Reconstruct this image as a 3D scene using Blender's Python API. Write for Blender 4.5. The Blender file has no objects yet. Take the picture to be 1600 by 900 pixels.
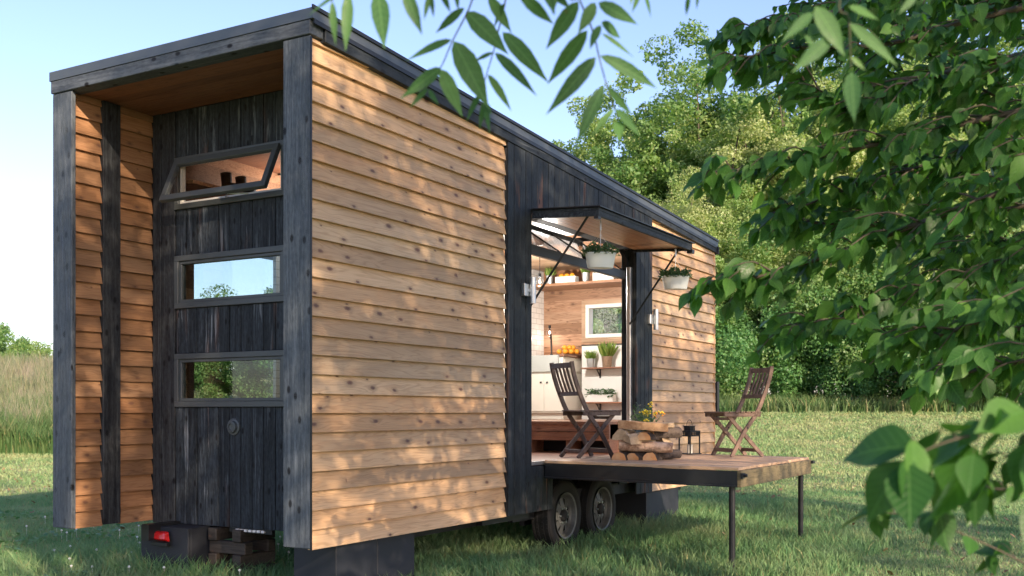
import bpy, math, random
import numpy as np
from mathutils import Vector, Matrix
random.seed(7); RNG = np.random.default_rng(11)
S = bpy.context.scene; COL = S.collection
R = math.radians
F, HZ, CAMZ = 1637.0, 642.7, 1.33
def P(px, py, d):            # a pixel of the survey photograph at a depth, as a point
    return Vector(((px-800)/F*d, d, CAMZ+(HZ-py)/F*d))
# ------------------------------------------------------------------ tags
def tag(o, label=None, cat=None, group=None, kind=None):
    if label: o['label'] = label
    if cat: o['category'] = cat
    if group: o['group'] = group
    if kind: o['kind'] = kind
    return o
def empty(name, loc=(0,0,0), rz=0, label=None, cat=None, group=None):
    o = bpy.data.objects.new(name, None); COL.objects.link(o)
    o.empty_display_size = .1; o.location = loc; o.rotation_euler = (0,0,rz)
    return tag(o, label, cat, group)
def copy_tree(o, parent=None):
    c = o.copy(); COL.objects.link(c); c.parent = parent
    for ch in list(o.children): copy_tree(ch, c)
    return c
# ------------------------------------------------------------------ mesh builder
class MB:
    def __init__(s): s.v = []; s.f = []
    def add(s, vs, fs):
        b = len(s.v); s.v += [tuple(v) for v in vs]; s.f += [tuple(i+b for i in f) for f in fs]; return s
    def box(s, x0, x1, y0, y1, z0, z1):
        vs = [(x,y,z) for z in (z0,z1) for y in (y0,y1) for x in (x0,x1)]
        return s.add(vs, [(0,2,3,1),(4,5,7,6),(0,1,5,4),(2,6,7,3),(0,4,6,2),(1,3,7,5)])
    def hexa(s, b, t):       # bottom quad, top quad (same winding, ccw seen from above)
        return s.add(list(b)+list(t), [(3,2,1,0),(4,5,6,7),(0,1,5,4),(1,2,6,5),(2,3,7,6),(3,0,4,7)])
    def bar(s, a, b, w, h, up=(0,0,1)):
        a, b = Vector(a), Vector(b); d = (b-a).normalized(); up = Vector(up)
        if abs(d.dot(up)) > .98: up = Vector((0,1,0))
        x = d.cross(up).normalized()*w/2; y = x.cross(d).normalized()*h/2
        q = lambda c: [c-x-y, c+x-y, c+x+y, c-x+y]
        return s.add(q(a)+q(b), [(3,2,1,0),(4,5,6,7),(0,1,5,4),(1,2,6,5),(2,3,7,6),(3,0,4,7)])
    def path(s, pts, w, h, side):   # rectangular section swept along a polyline; side = fixed width direction
        pts = [Vector(p) for p in pts]; sd = Vector(side).normalized(); rings = []
        for i, p in enumerate(pts):
            t = (pts[min(i+1,len(pts)-1)]-pts[max(i-1,0)]).normalized(); n = sd.cross(t).normalized()
            rings += [p-sd*w/2-n*h/2, p+sd*w/2-n*h/2, p+sd*w/2+n*h/2, p-sd*w/2+n*h/2]
        fs = []
        for i in range(len(pts)-1):
            b = i*4
            for k in range(4): fs.append((b+k, b+(k+1)%4, b+4+(k+1)%4, b+4+k))
        e = (len(pts)-1)*4; fs += [(3,2,1,0),(e,e+1,e+2,e+3)]
        return s.add(rings, fs)
    def tube(s, pts, r, n=8, r1=None, cap=True):
        pts = [Vector(p) for p in pts]; m = len(pts); vs = []; prev = None
        for i, p in enumerate(pts):
            t = (pts[min(i+1,m-1)]-pts[max(i-1,0)]).normalized()
            if prev is None:
                a = t.cross(Vector((0,0,1)))
                if a.length < .05: a = t.cross(Vector((0,1,0)))
            else: a = prev - t*prev.dot(t)
            a.normalize(); prev = a; b = t.cross(a)
            rr = r if r1 is None else r+(r1-r)*i/(m-1)
            for k in range(n):
                q = 2*math.pi*k/n; vs.append(p+(a*math.cos(q)+b*math.sin(q))*rr)
        fs = []
        for i in range(m-1):
            for k in range(n): fs.append((i*n+k, i*n+(k+1)%n, (i+1)*n+(k+1)%n, (i+1)*n+k))
        if cap: fs += [tuple(range(n-1,-1,-1)), tuple((m-1)*n+k for k in range(n))]
        return s.add(vs, fs)
    def lathe(s, prof, c=(0,0,0), n=24, sx=1, sy=1, axis='z'):
        vs = []; m = len(prof)
        for r, z in prof:
            for k in range(n):
                q = 2*math.pi*k/n; a, b = math.cos(q)*r*sx, math.sin(q)*r*sy
                vs.append((c[0]+a, c[1]+b, c[2]+z) if axis == 'z' else (c[0]+a, c[1]-z, c[2]+b))
        fs = []
        for i in range(m-1):
            for k in range(n): fs.append((i*n+k, i*n+(k+1)%n, (i+1)*n+(k+1)%n, (i+1)*n+k))
        return s.add(vs, fs)
    def build(s, name, mat, parent=None, smooth=False, bevel=0):
        me = bpy.data.meshes.new(name); me.from_pydata(s.v, [], s.f); me.update()
        me.materials.append(mat)
        if smooth: me.polygons.foreach_set('use_smooth', [True]*len(me.polygons))
        o = bpy.data.objects.new(name, me); COL.objects.link(o); o.parent = parent
        if bevel:
            b = o.modifiers.new('bevel', 'BEVEL'); b.width = bevel; b.segments = 1; b.limit_method = 'ANGLE'
        if smooth:
            try: me.shade_smooth()
            except Exception: pass
        return o
def np_mesh(name, V, Fq, mat, parent=None, smooth=False):
    me = bpy.data.meshes.new(name); n = Fq.shape[1]
    me.vertices.add(len(V)); me.vertices.foreach_set('co', V.astype(np.float32).ravel())
    me.loops.add(Fq.size); me.loops.foreach_set('vertex_index', Fq.astype(np.int32).ravel())
    me.polygons.add(len(Fq)); me.polygons.foreach_set('loop_start', np.arange(0, Fq.size, n, dtype=np.int32))
    me.update(calc_edges=True); me.validate()
    me.materials.append(mat)
    if smooth: me.polygons.foreach_set('use_smooth', np.ones(len(me.polygons), dtype=bool))
    o = bpy.data.objects.new(name, me); COL.objects.link(o); o.parent = parent
    return o
# ------------------------------------------------------------------ materials
class NT:
    def __init__(s, name):
        s.m = bpy.data.materials.new(name); s.m.use_nodes = True; s.t = s.m.node_tree; s.t.nodes.clear()
        s.out = s.t.nodes.new('ShaderNodeOutputMaterial')
    def n(s, ty, ins=None, **kw):
        x = s.t.nodes.new('ShaderNode'+ty)
        for k, v in kw.items(): setattr(x, k, v)
        for k, v in (ins or {}).items():
            if isinstance(v, bpy.types.NodeSocket): s.t.links.new(v, x.inputs[k])
            else: x.inputs[k].default_value = v
        return x
    def math(s, op, a, b=0, c=0, clamp=False): return s.n('Math', {0:a,1:b,2:c}, operation=op, use_clamp=clamp).outputs[0]
    def mix(s, f, a, b, mode='MIX'):
        x = s.n('Mix', {0:f}, data_type='RGBA', blend_type=mode)
        for i, v in ((6,a),(7,b)):
            if isinstance(v, bpy.types.NodeSocket): s.t.links.new(v, x.inputs[i])
            else: x.inputs[i].default_value = (*v[:3], 1)
        return x.outputs[2]
    def ss(s, v, a, b, lo=0., hi=1.): return s.n('MapRange', {0:v,1:a,2:b,3:lo,4:hi}, interpolation_type='SMOOTHSTEP').outputs[0]
    def lin(s, v, a, b, lo=0., hi=1.): return s.n('MapRange', {0:v,1:a,2:b,3:lo,4:hi}).outputs[0]
    def vec(s, x, y, z): return s.n('CombineXYZ', {0:x,1:y,2:z}).outputs[0]
    def noise(s, v, sc, det=3, rough=.5, dist=0.): return s.n('TexNoise', {'Vector':v,'Scale':sc,'Detail':det,'Roughness':rough,'Distortion':dist}).outputs[0]
    def fin(s, col, rough=.6, bump=None, bs=.3, bd=.01, metal=0., spec=.5, extra=None):
        ins = {'Base Color': col if isinstance(col, bpy.types.NodeSocket) else (*col[:3],1), 'Roughness': rough, 'Metallic': metal, 'Specular IOR Level': spec}
        if extra: ins.update(extra)
        if bump is not None: ins['Normal'] = s.n('Bump', {'Height':bump,'Strength':bs,'Distance':bd}).outputs[0]
        b = s.n('BsdfPrincipled', ins); s.t.links.new(b.outputs[0], s.out.inputs[0]); return s.m
def wood(name, c1, c2, g=0, p=2, w=.1278, off=0., knots=1., rough=.55, tint=.22, warm=(1,.72,.5), warmf=.3, bs=.35, kx=4.2, grain=45.):
    t = NT(name); tc = t.n('TexCoord'); sp = t.n('SeparateXYZ', {0:tc.outputs['Object']}).outputs
    o = 3-g-p; G, PP, O = sp[g], sp[p], sp[o]
    pid = t.math('FLOOR', t.math('DIVIDE', t.math('SUBTRACT', PP, off), w))
    wn = t.n('TexWhiteNoise', {'W': t.math('ADD', pid, .37)}, noise_dimensions='1D')
    r1 = wn.outputs['Value']; rc = t.n('SeparateColor', {0:wn.outputs['Color']}).outputs
    gx = t.math('ADD', G, t.math('MULTIPLY', r1, 23.))
    # grain bends round the knots
    kv = t.n('TexVoronoi', {'Vector': t.vec(t.math('MULTIPLY', gx, kx), t.math('DIVIDE', PP, min(w,.15)), t.math('MULTIPLY', r1, 9.)), 'Scale':1., 'Randomness':1.}, voronoi_dimensions='2D')
    kd = kv.outputs['Distance']; kr = t.n('SeparateColor', {0:kv.outputs['Color']}).outputs
    near = t.ss(kd, .35, .02)
    pw = t.math('ADD', PP, t.math('MULTIPLY', near, .012))
    n1 = t.noise(t.vec(t.math('MULTIPLY', gx, 1.6), t.math('MULTIPLY', pw, grain), t.math('MULTIPLY', O, grain)), 1., 5, .6, .6)
    n2 = t.noise(t.vec(t.math('MULTIPLY', gx, .9), t.math('MULTIPLY', pw, 13.), t.math('MULTIPLY', O, 4.)), 1., 2, .5, 1.2)
    ring = t.math('FRACT', t.math('MULTIPLY', n2, 9.))
    ring = t.ss(t.math('ABSOLUTE', t.math('SUBTRACT', ring, .5)), .2, .5)
    f = t.math('ADD', t.math('MULTIPLY', n1, .75), t.math('MULTIPLY', ring, .28))
    col = t.mix(t.lin(f, .25, .8), c1, c2)
    blotch = t.noise(t.vec(t.math('MULTIPLY', gx, 1.3), t.math('MULTIPLY', PP, 6.), O), 1., 3)
    col = t.mix(t.ss(blotch, .5, .75, 0., .35), col, tuple(a*b for a, b in zip(c2, (.8,.72,.62))))
    col = t.mix(t.math('MULTIPLY', rc[1], warmf), col, t.mix(1., col, warm, 'MULTIPLY'))
    br = t.lin(rc[0], 0., 1., 1-tint, 1+tint*.5)
    col = t.mix(1., col, t.n('CombineColor', {0:br,1:br,2:br}).outputs[0], 'MULTIPLY')
    if knots:
        kgate = t.math('GREATER_THAN', kr[0], t.lin(t.noise(t.vec(t.math('MULTIPLY', gx, .8), pid, 0.), 1., 2), .3, .7, .15, .95)); kd = t.math('ADD', kd, t.math('MULTIPLY', t.math('SUBTRACT', t.noise(t.vec(t.math('MULTIPLY', gx, 60.), t.math('MULTIPLY', PP, 60.), 0.), 1., 2), .5), .07)); ksz = t.lin(kr[1], 0., 1., .035, .16)
        km = t.math('MULTIPLY', t.math('MULTIPLY', t.ss(t.math('DIVIDE', kd, ksz), 1.15, .3), kgate), knots)
        kh = t.math('MULTIPLY', t.math('MULTIPLY', t.ss(t.math('DIVIDE', kd, ksz), 2.3, .9), kgate), .35*knots)
        col = t.mix(kh, col, tuple(a*.5 for a in c2)); col = t.mix(km, col, (.13,.065,.042))
    return t.fin(col, rough, f, bs, .004, spec=.35)
def charred(name, g=2, p=0, w=.1, off=0., c1=(.008,.011,.014), c2=(.030,.038,.045), pale=.35, rough=.6, warmw=.0):
    t = NT(name); tc = t.n('TexCoord'); sp = t.n('SeparateXYZ', {0:tc.outputs['Object']}).outputs
    o = 3-g-p; G, PP, O = sp[g], sp[p], sp[o]
    pid = t.math('FLOOR', t.math('DIVIDE', t.math('SUBTRACT', PP, off), w))
    wn = t.n('TexWhiteNoise', {'W': t.math('ADD', pid, .71)}, noise_dimensions='1D'); r1 = wn.outputs['Value']
    gx = t.math('ADD', G, t.math('MULTIPLY', r1, 31.))
    v = t.vec(t.math('MULTIPLY', gx, 1.8), t.math('MULTIPLY', PP, 34.), t.math('MULTIPLY', O, 34.))
    n1 = t.noise(v, 1., 6, .65, .8)
    n2 = t.noise(t.vec(t.math('MULTIPLY', gx, 1.1), t.math('MULTIPLY', PP, 5.), t.math('MULTIPLY', O, 5.)), 1., 3, .55, .4)
    n3 = t.noise(t.vec(t.math('MULTIPLY', gx, 22.), t.math('MULTIPLY', PP, 60.), t.math('MULTIPLY', O, 60.)), 1., 3, .6)
    f = t.math('ADD', t.math('MULTIPLY', n1, .65), t.math('MULTIPLY', n3, .35))
    col = t.mix(t.ss(f, .36, .66), c1, c2)
    pm = t.math('MULTIPLY', t.ss(n1, .52, .66), t.ss(n2, .46, .66)); pm = t.math('MULTIPLY', pm, pale)
    col = t.mix(pm, col, (.30,.33,.36))
    if warmw: col = t.mix(t.math('MULTIPLY', t.ss(t.math('ADD', n2, t.math('MULTIPLY', n1, .3)), .74, .86), warmw), col, (.16,.07,.035))
    kv = t.n('TexVoronoi', {'Vector': t.vec(t.math('MULTIPLY', gx, 4.), t.math('DIVIDE', t.math('ADD', PP, O), min(w,.14)), 0.), 'Scale':1., 'Randomness':1.}, voronoi_dimensions='2D')
    kr = t.n('SeparateColor', {0:kv.outputs['Color']}).outputs
    km = t.math('MULTIPLY', t.ss(kv.outputs['Distance'], .14, .06), t.math('GREATER_THAN', kr[0], .5))
    col = t.mix(km, col, (.008,.008,.01))
    br = t.lin(r1, 0., 1., .7, 1.25)
    col = t.mix(1., col, t.n('CombineColor', {0:br,1:br,2:br}).outputs[0], 'MULTIPLY')
    return t.fin(col, t.lin(n1, .2, .8, rough-.1, rough+.2), f, .6, .006, spec=.28)
def plain(name, col, rough=.5, metal=0., nz=.15, sc=20., bs=.1, spec=.5, extra=None):
    t = NT(name); tc = t.n('TexCoord'); n = t.noise(tc.outputs['Object'], sc, 4, .6)
    k = t.lin(n, .2, .8, 1-nz, 1+nz); c = t.mix(1., col, t.n('CombineColor', {0:k,1:k,2:k}).outputs[0], 'MULTIPLY')
    return t.fin(c, t.lin(n, .2, .8, max(.02,rough-.08), rough+.08), n, bs, .003, metal, spec, extra)
def glassm(name, refl=.06, tint=(1,1,1), rough=.0):
    t = NT(name); fr = t.n('LayerWeight', {'Blend':.5}).outputs['Facing']   # Schlick, same from both sides of the pane
    k = t.math('ADD', t.math('MULTIPLY', t.math('POWER', fr, 5.), .96), .03+refl, clamp=True)
    tr = t.n('BsdfTransparent', {'Color':(*tint,1)}); gl = t.n('BsdfGlossy', {'Roughness':rough, 'Color':(.95,.97,1,1)})
    mx = t.n('MixShader', {0:k, 1:tr.outputs[0], 2:gl.outputs[0]}); t.t.links.new(mx.outputs[0], t.out.inputs[0]); return t.m
def leafm(name, c1, c2, c3=None, trans=.35, rough=.45, patch=0.):
    t = NT(name); gi = t.n('NewGeometry'); r = gi.outputs['Random Per Island']
    col = t.mix(t.ss(r, .1, .9), c1, c2)
    if c3:
        col = t.mix(t.ss(t.math('FRACT', t.math('MULTIPLY', r, 7.31)), .8, 1.), col, c3)
    if patch:
        tc = t.n('TexCoord'); nn = t.noise(tc.outputs['Object'], .45, 2)
        col = t.mix(t.ss(nn, .42, .62, 0., patch), col, c3)
    d = t.n('BsdfPrincipled', {'Base Color':col, 'Roughness':rough, 'Specular IOR Level':.4})
    tl = t.n('BsdfTranslucent', {'Color': t.mix(1., col, (1.25,1.35,.55), 'MULTIPLY')})
    mx = t.n('MixShader', {0:trans, 1:d.outputs[0], 2:tl.outputs[0]}); t.t.links.new(mx.outputs[0], t.out.inputs[0]); return t.m
def veinleaf(name, c1, c2, c3, trans, rough):
    t = NT(name); gi = t.n('NewGeometry'); r = gi.outputs['Random Per Island']; tc = t.n('TexCoord'); uv = t.n('SeparateXYZ', {0:tc.outputs['UV']}).outputs
    col = t.mix(t.ss(r, .1, .9), c1, c2); col = t.mix(t.ss(t.math('FRACT', t.math('MULTIPLY', r, 7.31)), .72, 1.), col, c3)
    av = t.math('ABSOLUTE', uv[1]); mid = t.ss(av, .016, .004)
    q = t.math('ABSOLUTE', t.math('SUBTRACT', t.math('FRACT', t.math('MULTIPLY', t.math('SUBTRACT', uv[0], t.math('MULTIPLY', av, .9)), 8.)), .5))
    vein = t.math('MULTIPLY', t.ss(q, .09, .02), .55); k = t.math('MAXIMUM', mid, vein)
    n = t.noise(tc.outputs['Object'], 45., 4, .6); blot = t.noise(tc.outputs['Object'], 9., 3)
    col = t.mix(t.ss(n, .3, .75, 0., .35), col, c1)
    col = t.mix(t.math('MULTIPLY', k, .5), col, tuple(min(1, x*1.7+.03) for x in c2))
    brown = t.math('MULTIPLY', t.ss(n, .66, .72), t.ss(blot, .52, .6)); col = t.mix(t.math('MULTIPLY', brown, .7), col, (.16,.11,.04))
    bm = t.n('Bump', {'Height':t.math('SUBTRACT', t.math('MULTIPLY', n, .3), k), 'Strength':.5, 'Distance':.002}).outputs[0]
    d = t.n('BsdfPrincipled', {'Base Color':col, 'Roughness':t.lin(n, .3, .7, rough-.08, rough+.15), 'Specular IOR Level':.4, 'Normal':bm})
    tl = t.n('BsdfTranslucent', {'Color': t.mix(1., col, (1.35,1.45,.55), 'MULTIPLY')})
    mx = t.n('MixShader', {0:trans, 1:d.outputs[0], 2:tl.outputs[0]}); t.t.links.new(mx.outputs[0], t.out.inputs[0]); return t.m
def emis(name, col, st):
    t = NT(name); e = t.n('Emission', {'Color':(*col,1), 'Strength':st}); t.t.links.new(e.outputs[0], t.out.inputs[0]); return t.m

ZB, SPC = .423, .1278
M = {}
M['cedar'] = wood('cedar_siding', (.60,.435,.265), (.41,.27,.15), 0, 2, SPC, ZB, 1., warm=(1,.82,.66), warmf=.8, tint=.34, kx=3.6)
M['cedar_shaded'] = wood('cedar_porch_shaded', (.36,.215,.12), (.23,.125,.066), 0, 2, SPC, ZB, .9, warm=(1,.8,.62), warmf=.7, tint=.34)  # cedar siding darkened, the porch shade is put into its colour
M['cedar_end'] = wood('cedar_far_end', (.66,.45,.27), (.5,.31,.165), 1, 2, SPC, ZB, 1.)
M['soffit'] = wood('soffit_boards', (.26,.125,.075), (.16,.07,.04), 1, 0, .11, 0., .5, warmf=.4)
M['soffit_w'] = wood('awning_boards', (.50,.27,.14), (.34,.16,.08), 0, 1, .09, 0., .6, rough=.3, warmf=.5)
M['deckw'] = wood('deck_boards', (.56,.40,.27), (.42,.28,.18), 1, 0, .12, 0., .5, rough=.5, tint=.2)
M['floorw'] = wood('floor_boards', (.42,.20,.12), (.28,.12,.07), 1, 0, .1, 0., .3, rough=.35)
M['barn'] = wood('barn_boards', (.50,.31,.20), (.25,.14,.085), 1, 2, .16, 0., .8, tint=.5, warmf=.8)
M['step'] = wood('step_boards', (.34,.18,.115), (.21,.105,.07), 1, 2, .13, .02, .7, rough=.35)
M['mossy'] = wood('weathered_rim', (.20,.17,.10), (.10,.09,.05), 0, 2, .5, 0., .6, rough=.7)
M['char_v'] = charred('charred_boards', 2, 0, .105, 2.529, pale=.12, warmw=.6)
M['char_r'] = charred('charred_recess', 2, 1, .115, .17, c1=(.010,.013,.017), c2=(.045,.055,.066), pale=.8, warmw=.3)
M['char_post'] = charred('charred_post', 2, 0, 3., 0., c1=(.045,.056,.07), c2=(.11,.13,.15), pale=.2)  # blue-grey of the reflected sky is put into the charred colour
M['char_beam'] = charred('charred_beam', 1, 2, 3., 0., c1=(.06,.072,.09), c2=(.14,.165,.195), pale=.25)
M['char_fascia'] = charred('charred_fascia', 0, 2, 3., 0., c1=(.014,.019,.025), c2=(.05,.062,.075), pale=.3)
M['char_dark'] = charred('charred_dark', 2, 0, 3., 0., c1=(.012,.013,.016), c2=(.045,.05,.055), pale=.08)
M['metal_cap'] = plain('roof_flashing', (.10,.115,.125), .45, .5, .1, 6., .05)
M['black'] = plain('black_steel', (.018,.02,.023), .4, .3, .3, 8.)
M['blackwood'] = plain('black_plywood', (.016,.019,.026), .6, 0., .3, 5.)
M['frame'] = plain('window_frame_grey', (.075,.085,.09), .4, 0., .1, 10., .05)
M['rubber'] = plain('rubber', (.010,.010,.011), .75, 0., .3, 30.)
M['steel'] = plain('galvanised', (.55,.57,.58), .35, .9, .12, 15.)
M['white'] = plain('white_paint', (.78,.76,.72), .45, 0., .04, 5., .04)
M['cream'] = plain('cream_paint', (.74,.70,.62), .5, 0., .05, 5., .04)
M['potwhite'] = plain('white_enamel', (.72,.76,.74), .35, 0., .05, 6., .03)
M['sinkm'] = plain('fireclay_sink', (.42,.44,.42), .3, 0., .06, 5., .03)
M['glass_f'] = glassm('window_glass', .02, (.70,.76,.74))
M['glass'] = glassm('clear_glass', .02)
M['red'] = plain('red_lens', (.55,.01,.012), .15, 0., .2, 60., .3, extra={'Coat Weight':.6})
M['rim'] = plain('steel_rim', (.13,.135,.13), .5, .4, .25, 12.)
M['orange'] = plain('orange_peel', (.85,.36,.03), .45, 0., .08, 80., .3)
M['copper'] = plain('aged_copper', (.32,.22,.15), .4, .8, .4, 25.)
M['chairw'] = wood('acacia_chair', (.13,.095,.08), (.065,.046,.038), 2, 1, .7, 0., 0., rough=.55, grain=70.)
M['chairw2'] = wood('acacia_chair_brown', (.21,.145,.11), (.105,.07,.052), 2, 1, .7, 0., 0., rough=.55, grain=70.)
def corrug():
    t = NT('corrugated_metal'); n = t.noise(t.n('TexCoord').outputs['Object'], 3., 4)
    return t.fin(t.mix(n, (.45,.46,.46), (.7,.7,.68)), .35, n, .1, .01, .8)
M['corr'] = corrug()
def tile():
    t = NT('white_subway_tile'); sp = t.n('TexCoord').outputs['Object']; x = t.n('SeparateXYZ', {0:sp}).outputs
    b = t.n('TexBrick', {'Vector': t.vec(x[0], x[2], 0.), 'Color1':(.8,.79,.76,1), 'Color2':(.76,.75,.72,1), 'Mortar':(.5,.48,.45,1), 'Scale':1., 'Mortar Size':.004, 'Brick Width':.15, 'Row Height':.075})
    return t.fin(b.outputs[0], .25, b.outputs[1], -.2)
M['tile'] = tile()
# leaves
M['leaf_bg1'] = leafm('leaves_bright', (.14,.26,.075), (.24,.36,.12), (.33,.38,.16), .45, patch=.35)
M['leaf_bg2'] = leafm('leaves_mid', (.085,.20,.06), (.165,.29,.095), (.25,.33,.13), .45, patch=.3)
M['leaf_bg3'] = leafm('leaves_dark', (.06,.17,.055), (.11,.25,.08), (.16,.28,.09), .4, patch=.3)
M['leaf_pale'] = leafm('leaves_pale', (.23,.35,.12), (.34,.45,.18), (.42,.42,.24), .45, patch=.5)
M['leaf_fg'] = veinleaf('leaves_hackberry', (.035,.11,.022), (.07,.195,.035), (.15,.32,.06), .42, .4)
M['leaf_near'] = veinleaf('leaves_near', (.025,.09,.018), (.05,.15,.026), (.12,.27,.055), .42, .4)
M['leaf_ash'] = veinleaf('leaves_ash', (.05,.13,.045), (.09,.20,.06), (.15,.28,.09), .42, .5)
M['leaf_canopy'] = leafm('leaves_canopy', (.05,.13,.04), (.09,.20,.055), (.15,.28,.08), .4, .5)
M['bark'] = plain('bark', (.075,.062,.045), .9, 0., .4, 14., .6)
M['twig'] = plain('twig', (.07,.075,.04), .8, 0., .3, 30.)
M['herb'] = leafm('pot_leaves', (.05,.12,.05), (.12,.21,.10), (.2,.29,.17), .25)
M['grasspot'] = leafm('pot_grass', (.12,.22,.04), (.25,.36,.08), (.4,.45,.15), .35)

# ================================================================== SETTING
def smooth(x): x = np.clip(x, 0, 1); return x*x*(3-2*x)
def hgt(x, y):
    x = np.asarray(x, float); y = np.asarray(y, float)
    h = 1.75*smooth((y-24)/26)*smooth((x+20)/24)
    h = h + 3.4*smooth((y-31)/40)*smooth((-x-2)/16)*1.0
    h = h + .5*smooth((y-52)/30)
    h = h + .025*np.sin(x*.9+1)*np.sin(y*.7) + .015*np.sin(x*2.1+y*1.7)
    return h
def grid_ground():
    ax = np.unique(np.concatenate([np.linspace(-900,-60,22), np.linspace(-60,60,161), np.linspace(60,900,22)]))
    ay = np.unique(np.concatenate([np.linspace(-700,-20,20), np.linspace(-20,90,151), np.linspace(90,1200,26)]))
    X, Y = np.meshgrid(ax, ay); Z = hgt(X, Y)
    V = np.stack([X.ravel(), Y.ravel(), Z.ravel()], 1); nx = len(ax); ny = len(ay)
    i, j = np.meshgrid(np.arange(nx-1), np.arange(ny-1)); a = (j*nx+i).ravel()
    return V, np.stack([a, a+1, a+nx+1, a+nx], 1)
def groundmat():
    t = NT('lawn_ground'); c = t.n('TexCoord').outputs['Object']
    n1 = t.noise(c, .35, 4, .6); n2 = t.noise(c, 3., 5, .7); n3 = t.noise(c, 30., 4, .7)
    col = t.mix(t.ss(n1, .4, .62), (.20,.27,.10), (.38,.38,.19))
    col = t.mix(t.ss(n2, .45, .7, 0., .6), col, (.20,.19,.075))
    col = t.mix(t.ss(n3, .4, .7, 0., .5), col, (.045,.07,.02))
    return t.fin(col, .9, n3, .8, .03, spec=.1)
V, Fq = grid_ground()
tag(np_mesh('ground', V, Fq, groundmat(), smooth=True), kind='structure')

HC = (-1.314, 6.83); CO, SI = .5, .8660254
def to_house(x, y):
    dx, dy = x-HC[0], y-HC[1]; return dx*CO+dy*SI, -dx*SI+dy*CO
def from_house(l, w, z=0.): return Vector((HC[0]+l*CO-w*SI, HC[1]+l*SI+w*CO, z))
def blades(name, x, y, hh, ww, mat, lean=.45, z=None):
    n = len(x); th = RNG.uniform(0, 2*np.pi, n); ph = RNG.uniform(0, 2*np.pi, n)
    z = hgt(x, y)-.01 if z is None else z
    ln = lean*hh*RNG.uniform(.2, 1.3, n); lx, ly = np.cos(ph)*ln, np.sin(ph)*ln
    wx, wy = np.cos(th)*ww/2, np.sin(th)*ww/2
    V = np.empty((n,5,3))
    V[:,0] = np.stack([x-wx, y-wy, z], 1); V[:,1] = np.stack([x+wx, y+wy, z], 1)
    V[:,2] = np.stack([x-wx*.8+lx*.3, y-wy*.8+ly*.3, z+hh*.6], 1); V[:,3] = np.stack([x+wx*.8+lx*.3, y+wy*.8+ly*.3, z+hh*.6], 1)
    V[:,4] = np.stack([x+lx, y+ly, z+hh], 1)
    b = (np.arange(n)*5)[:,None]
    T = np.concatenate([b+[[0,1,3]], b+[[0,3,2]], b+[[2,3,4]]], 0)
    return np_mesh(name, V.reshape(-1,3), T, mat)
def fan(n, f0, f1, k0, k1):       # points uniform per area in a view fan
    f = np.sqrt(RNG.uniform(f0*f0, f1*f1, n)); k = RNG.uniform(k0, k1, n); return k*f, f
def pn(x, y, s, o=0.):
    return .5+.25*(np.sin(x*s+o)*np.cos(y*s*1.13+o*2)+np.sin((x*.8+y*.6)*s*1.9+o*3)*np.cos((y*.8-x*.6)*s*1.7))
def grassm(name, c1, c2, c3):
    t = NT(name); gi = t.n('NewGeometry'); r = gi.outputs['Random Per Island']; c = t.n('TexCoord').outputs['Object']
    col = t.mix(r, c1, c2); n = t.noise(c, .5, 4, .6)
    n2 = t.noise(c, 2.3, 3, .6)
    col = t.mix(t.ss(t.math('ADD', t.math('MULTIPLY', n, .6), t.math('MULTIPLY', n2, .4)), .44, .64, 0., .75), col, c3)
    col = t.mix(t.math('MULTIPLY', t.math('GREATER_THAN', t.math('FRACT', t.math('MULTIPLY', r, 13.7)), .93), .7), col, (.34,.30,.14))
    d = t.n('BsdfPrincipled', {'Base Color':col, 'Roughness':.5, 'Specular IOR Level':.3})
    tl = t.n('BsdfTranslucent', {'Color':col}); mx = t.n('MixShader', {0:.42, 1:d.outputs[0], 2:tl.outputs[0]})
    t.t.links.new(mx.outputs[0], t.out.inputs[0]); return t.m
MG = grassm('lawn_grass', (.12,.26,.10), (.21,.36,.15), (.33,.40,.19))
MGF = grassm('sunlit_dry_lawn_grass', (.16,.29,.11), (.28,.38,.16), (.42,.43,.21))  # drier tone that also carries the pale yellow of the sunlit strip
MGR = grassm('rank_grass', (.06,.14,.045), (.12,.20,.065), (.18,.21,.09))
MGD = grassm('dry_meadow', (.14,.20,.09), (.27,.28,.16), (.40,.31,.25))
# near lawn: many thin blades; the grass is longer round the house where no mower reaches
n = 210000; x, y = fan(n, 6.2, 17, -.62, .62); L, W = to_house(x, y)
dd = np.maximum(np.maximum(-L, L-8.2), np.maximum(-W-.3, W-2.9)); lush = np.exp(-np.maximum(dd, 0)**2/1.1)
lush = np.maximum(lush, .75*((L > 2.8)&(L < 6)&(W > -2.6)&(W < 0)))*(.55+.6*pn(x, y, 1.3))
hh = (.03+.04*pn(x, y, 1.1, 2.)+.11*lush)*RNG.uniform(.5, 1.35, n)
tag(blades('lawn_grass', x, y, hh, RNG.uniform(.004, .009, n)*(1+y/18), MG, .7), 'short mown lawn grass in front of the house', 'grass', kind='stuff')
n = 190000; x, y = fan(n, 16.5, 50, -.6, .6)
hh = (.03+.045*pn(x, y, .9, 1.)+.0006*y)*RNG.uniform(.5, 1.4, n)
tag(blades('far_lawn_grass', x, y, hh, RNG.uniform(.015, .03, n)*(.6+y/28), MGF, .8), 'sunlit lawn grass behind the house up to the trees', 'grass', kind='stuff')
# longer unmown fringe under the hedge
n = 22000; f = RNG.uniform(41, 47, n); x = RNG.uniform(2, 40, n)
tag(blades('fringe_grass', x, f, RNG.uniform(.25, .7, n), RNG.uniform(.03, .07, n), MGR, .5), 'long green grass fringe at the foot of the tree line', 'grass', kind='stuff')
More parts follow.
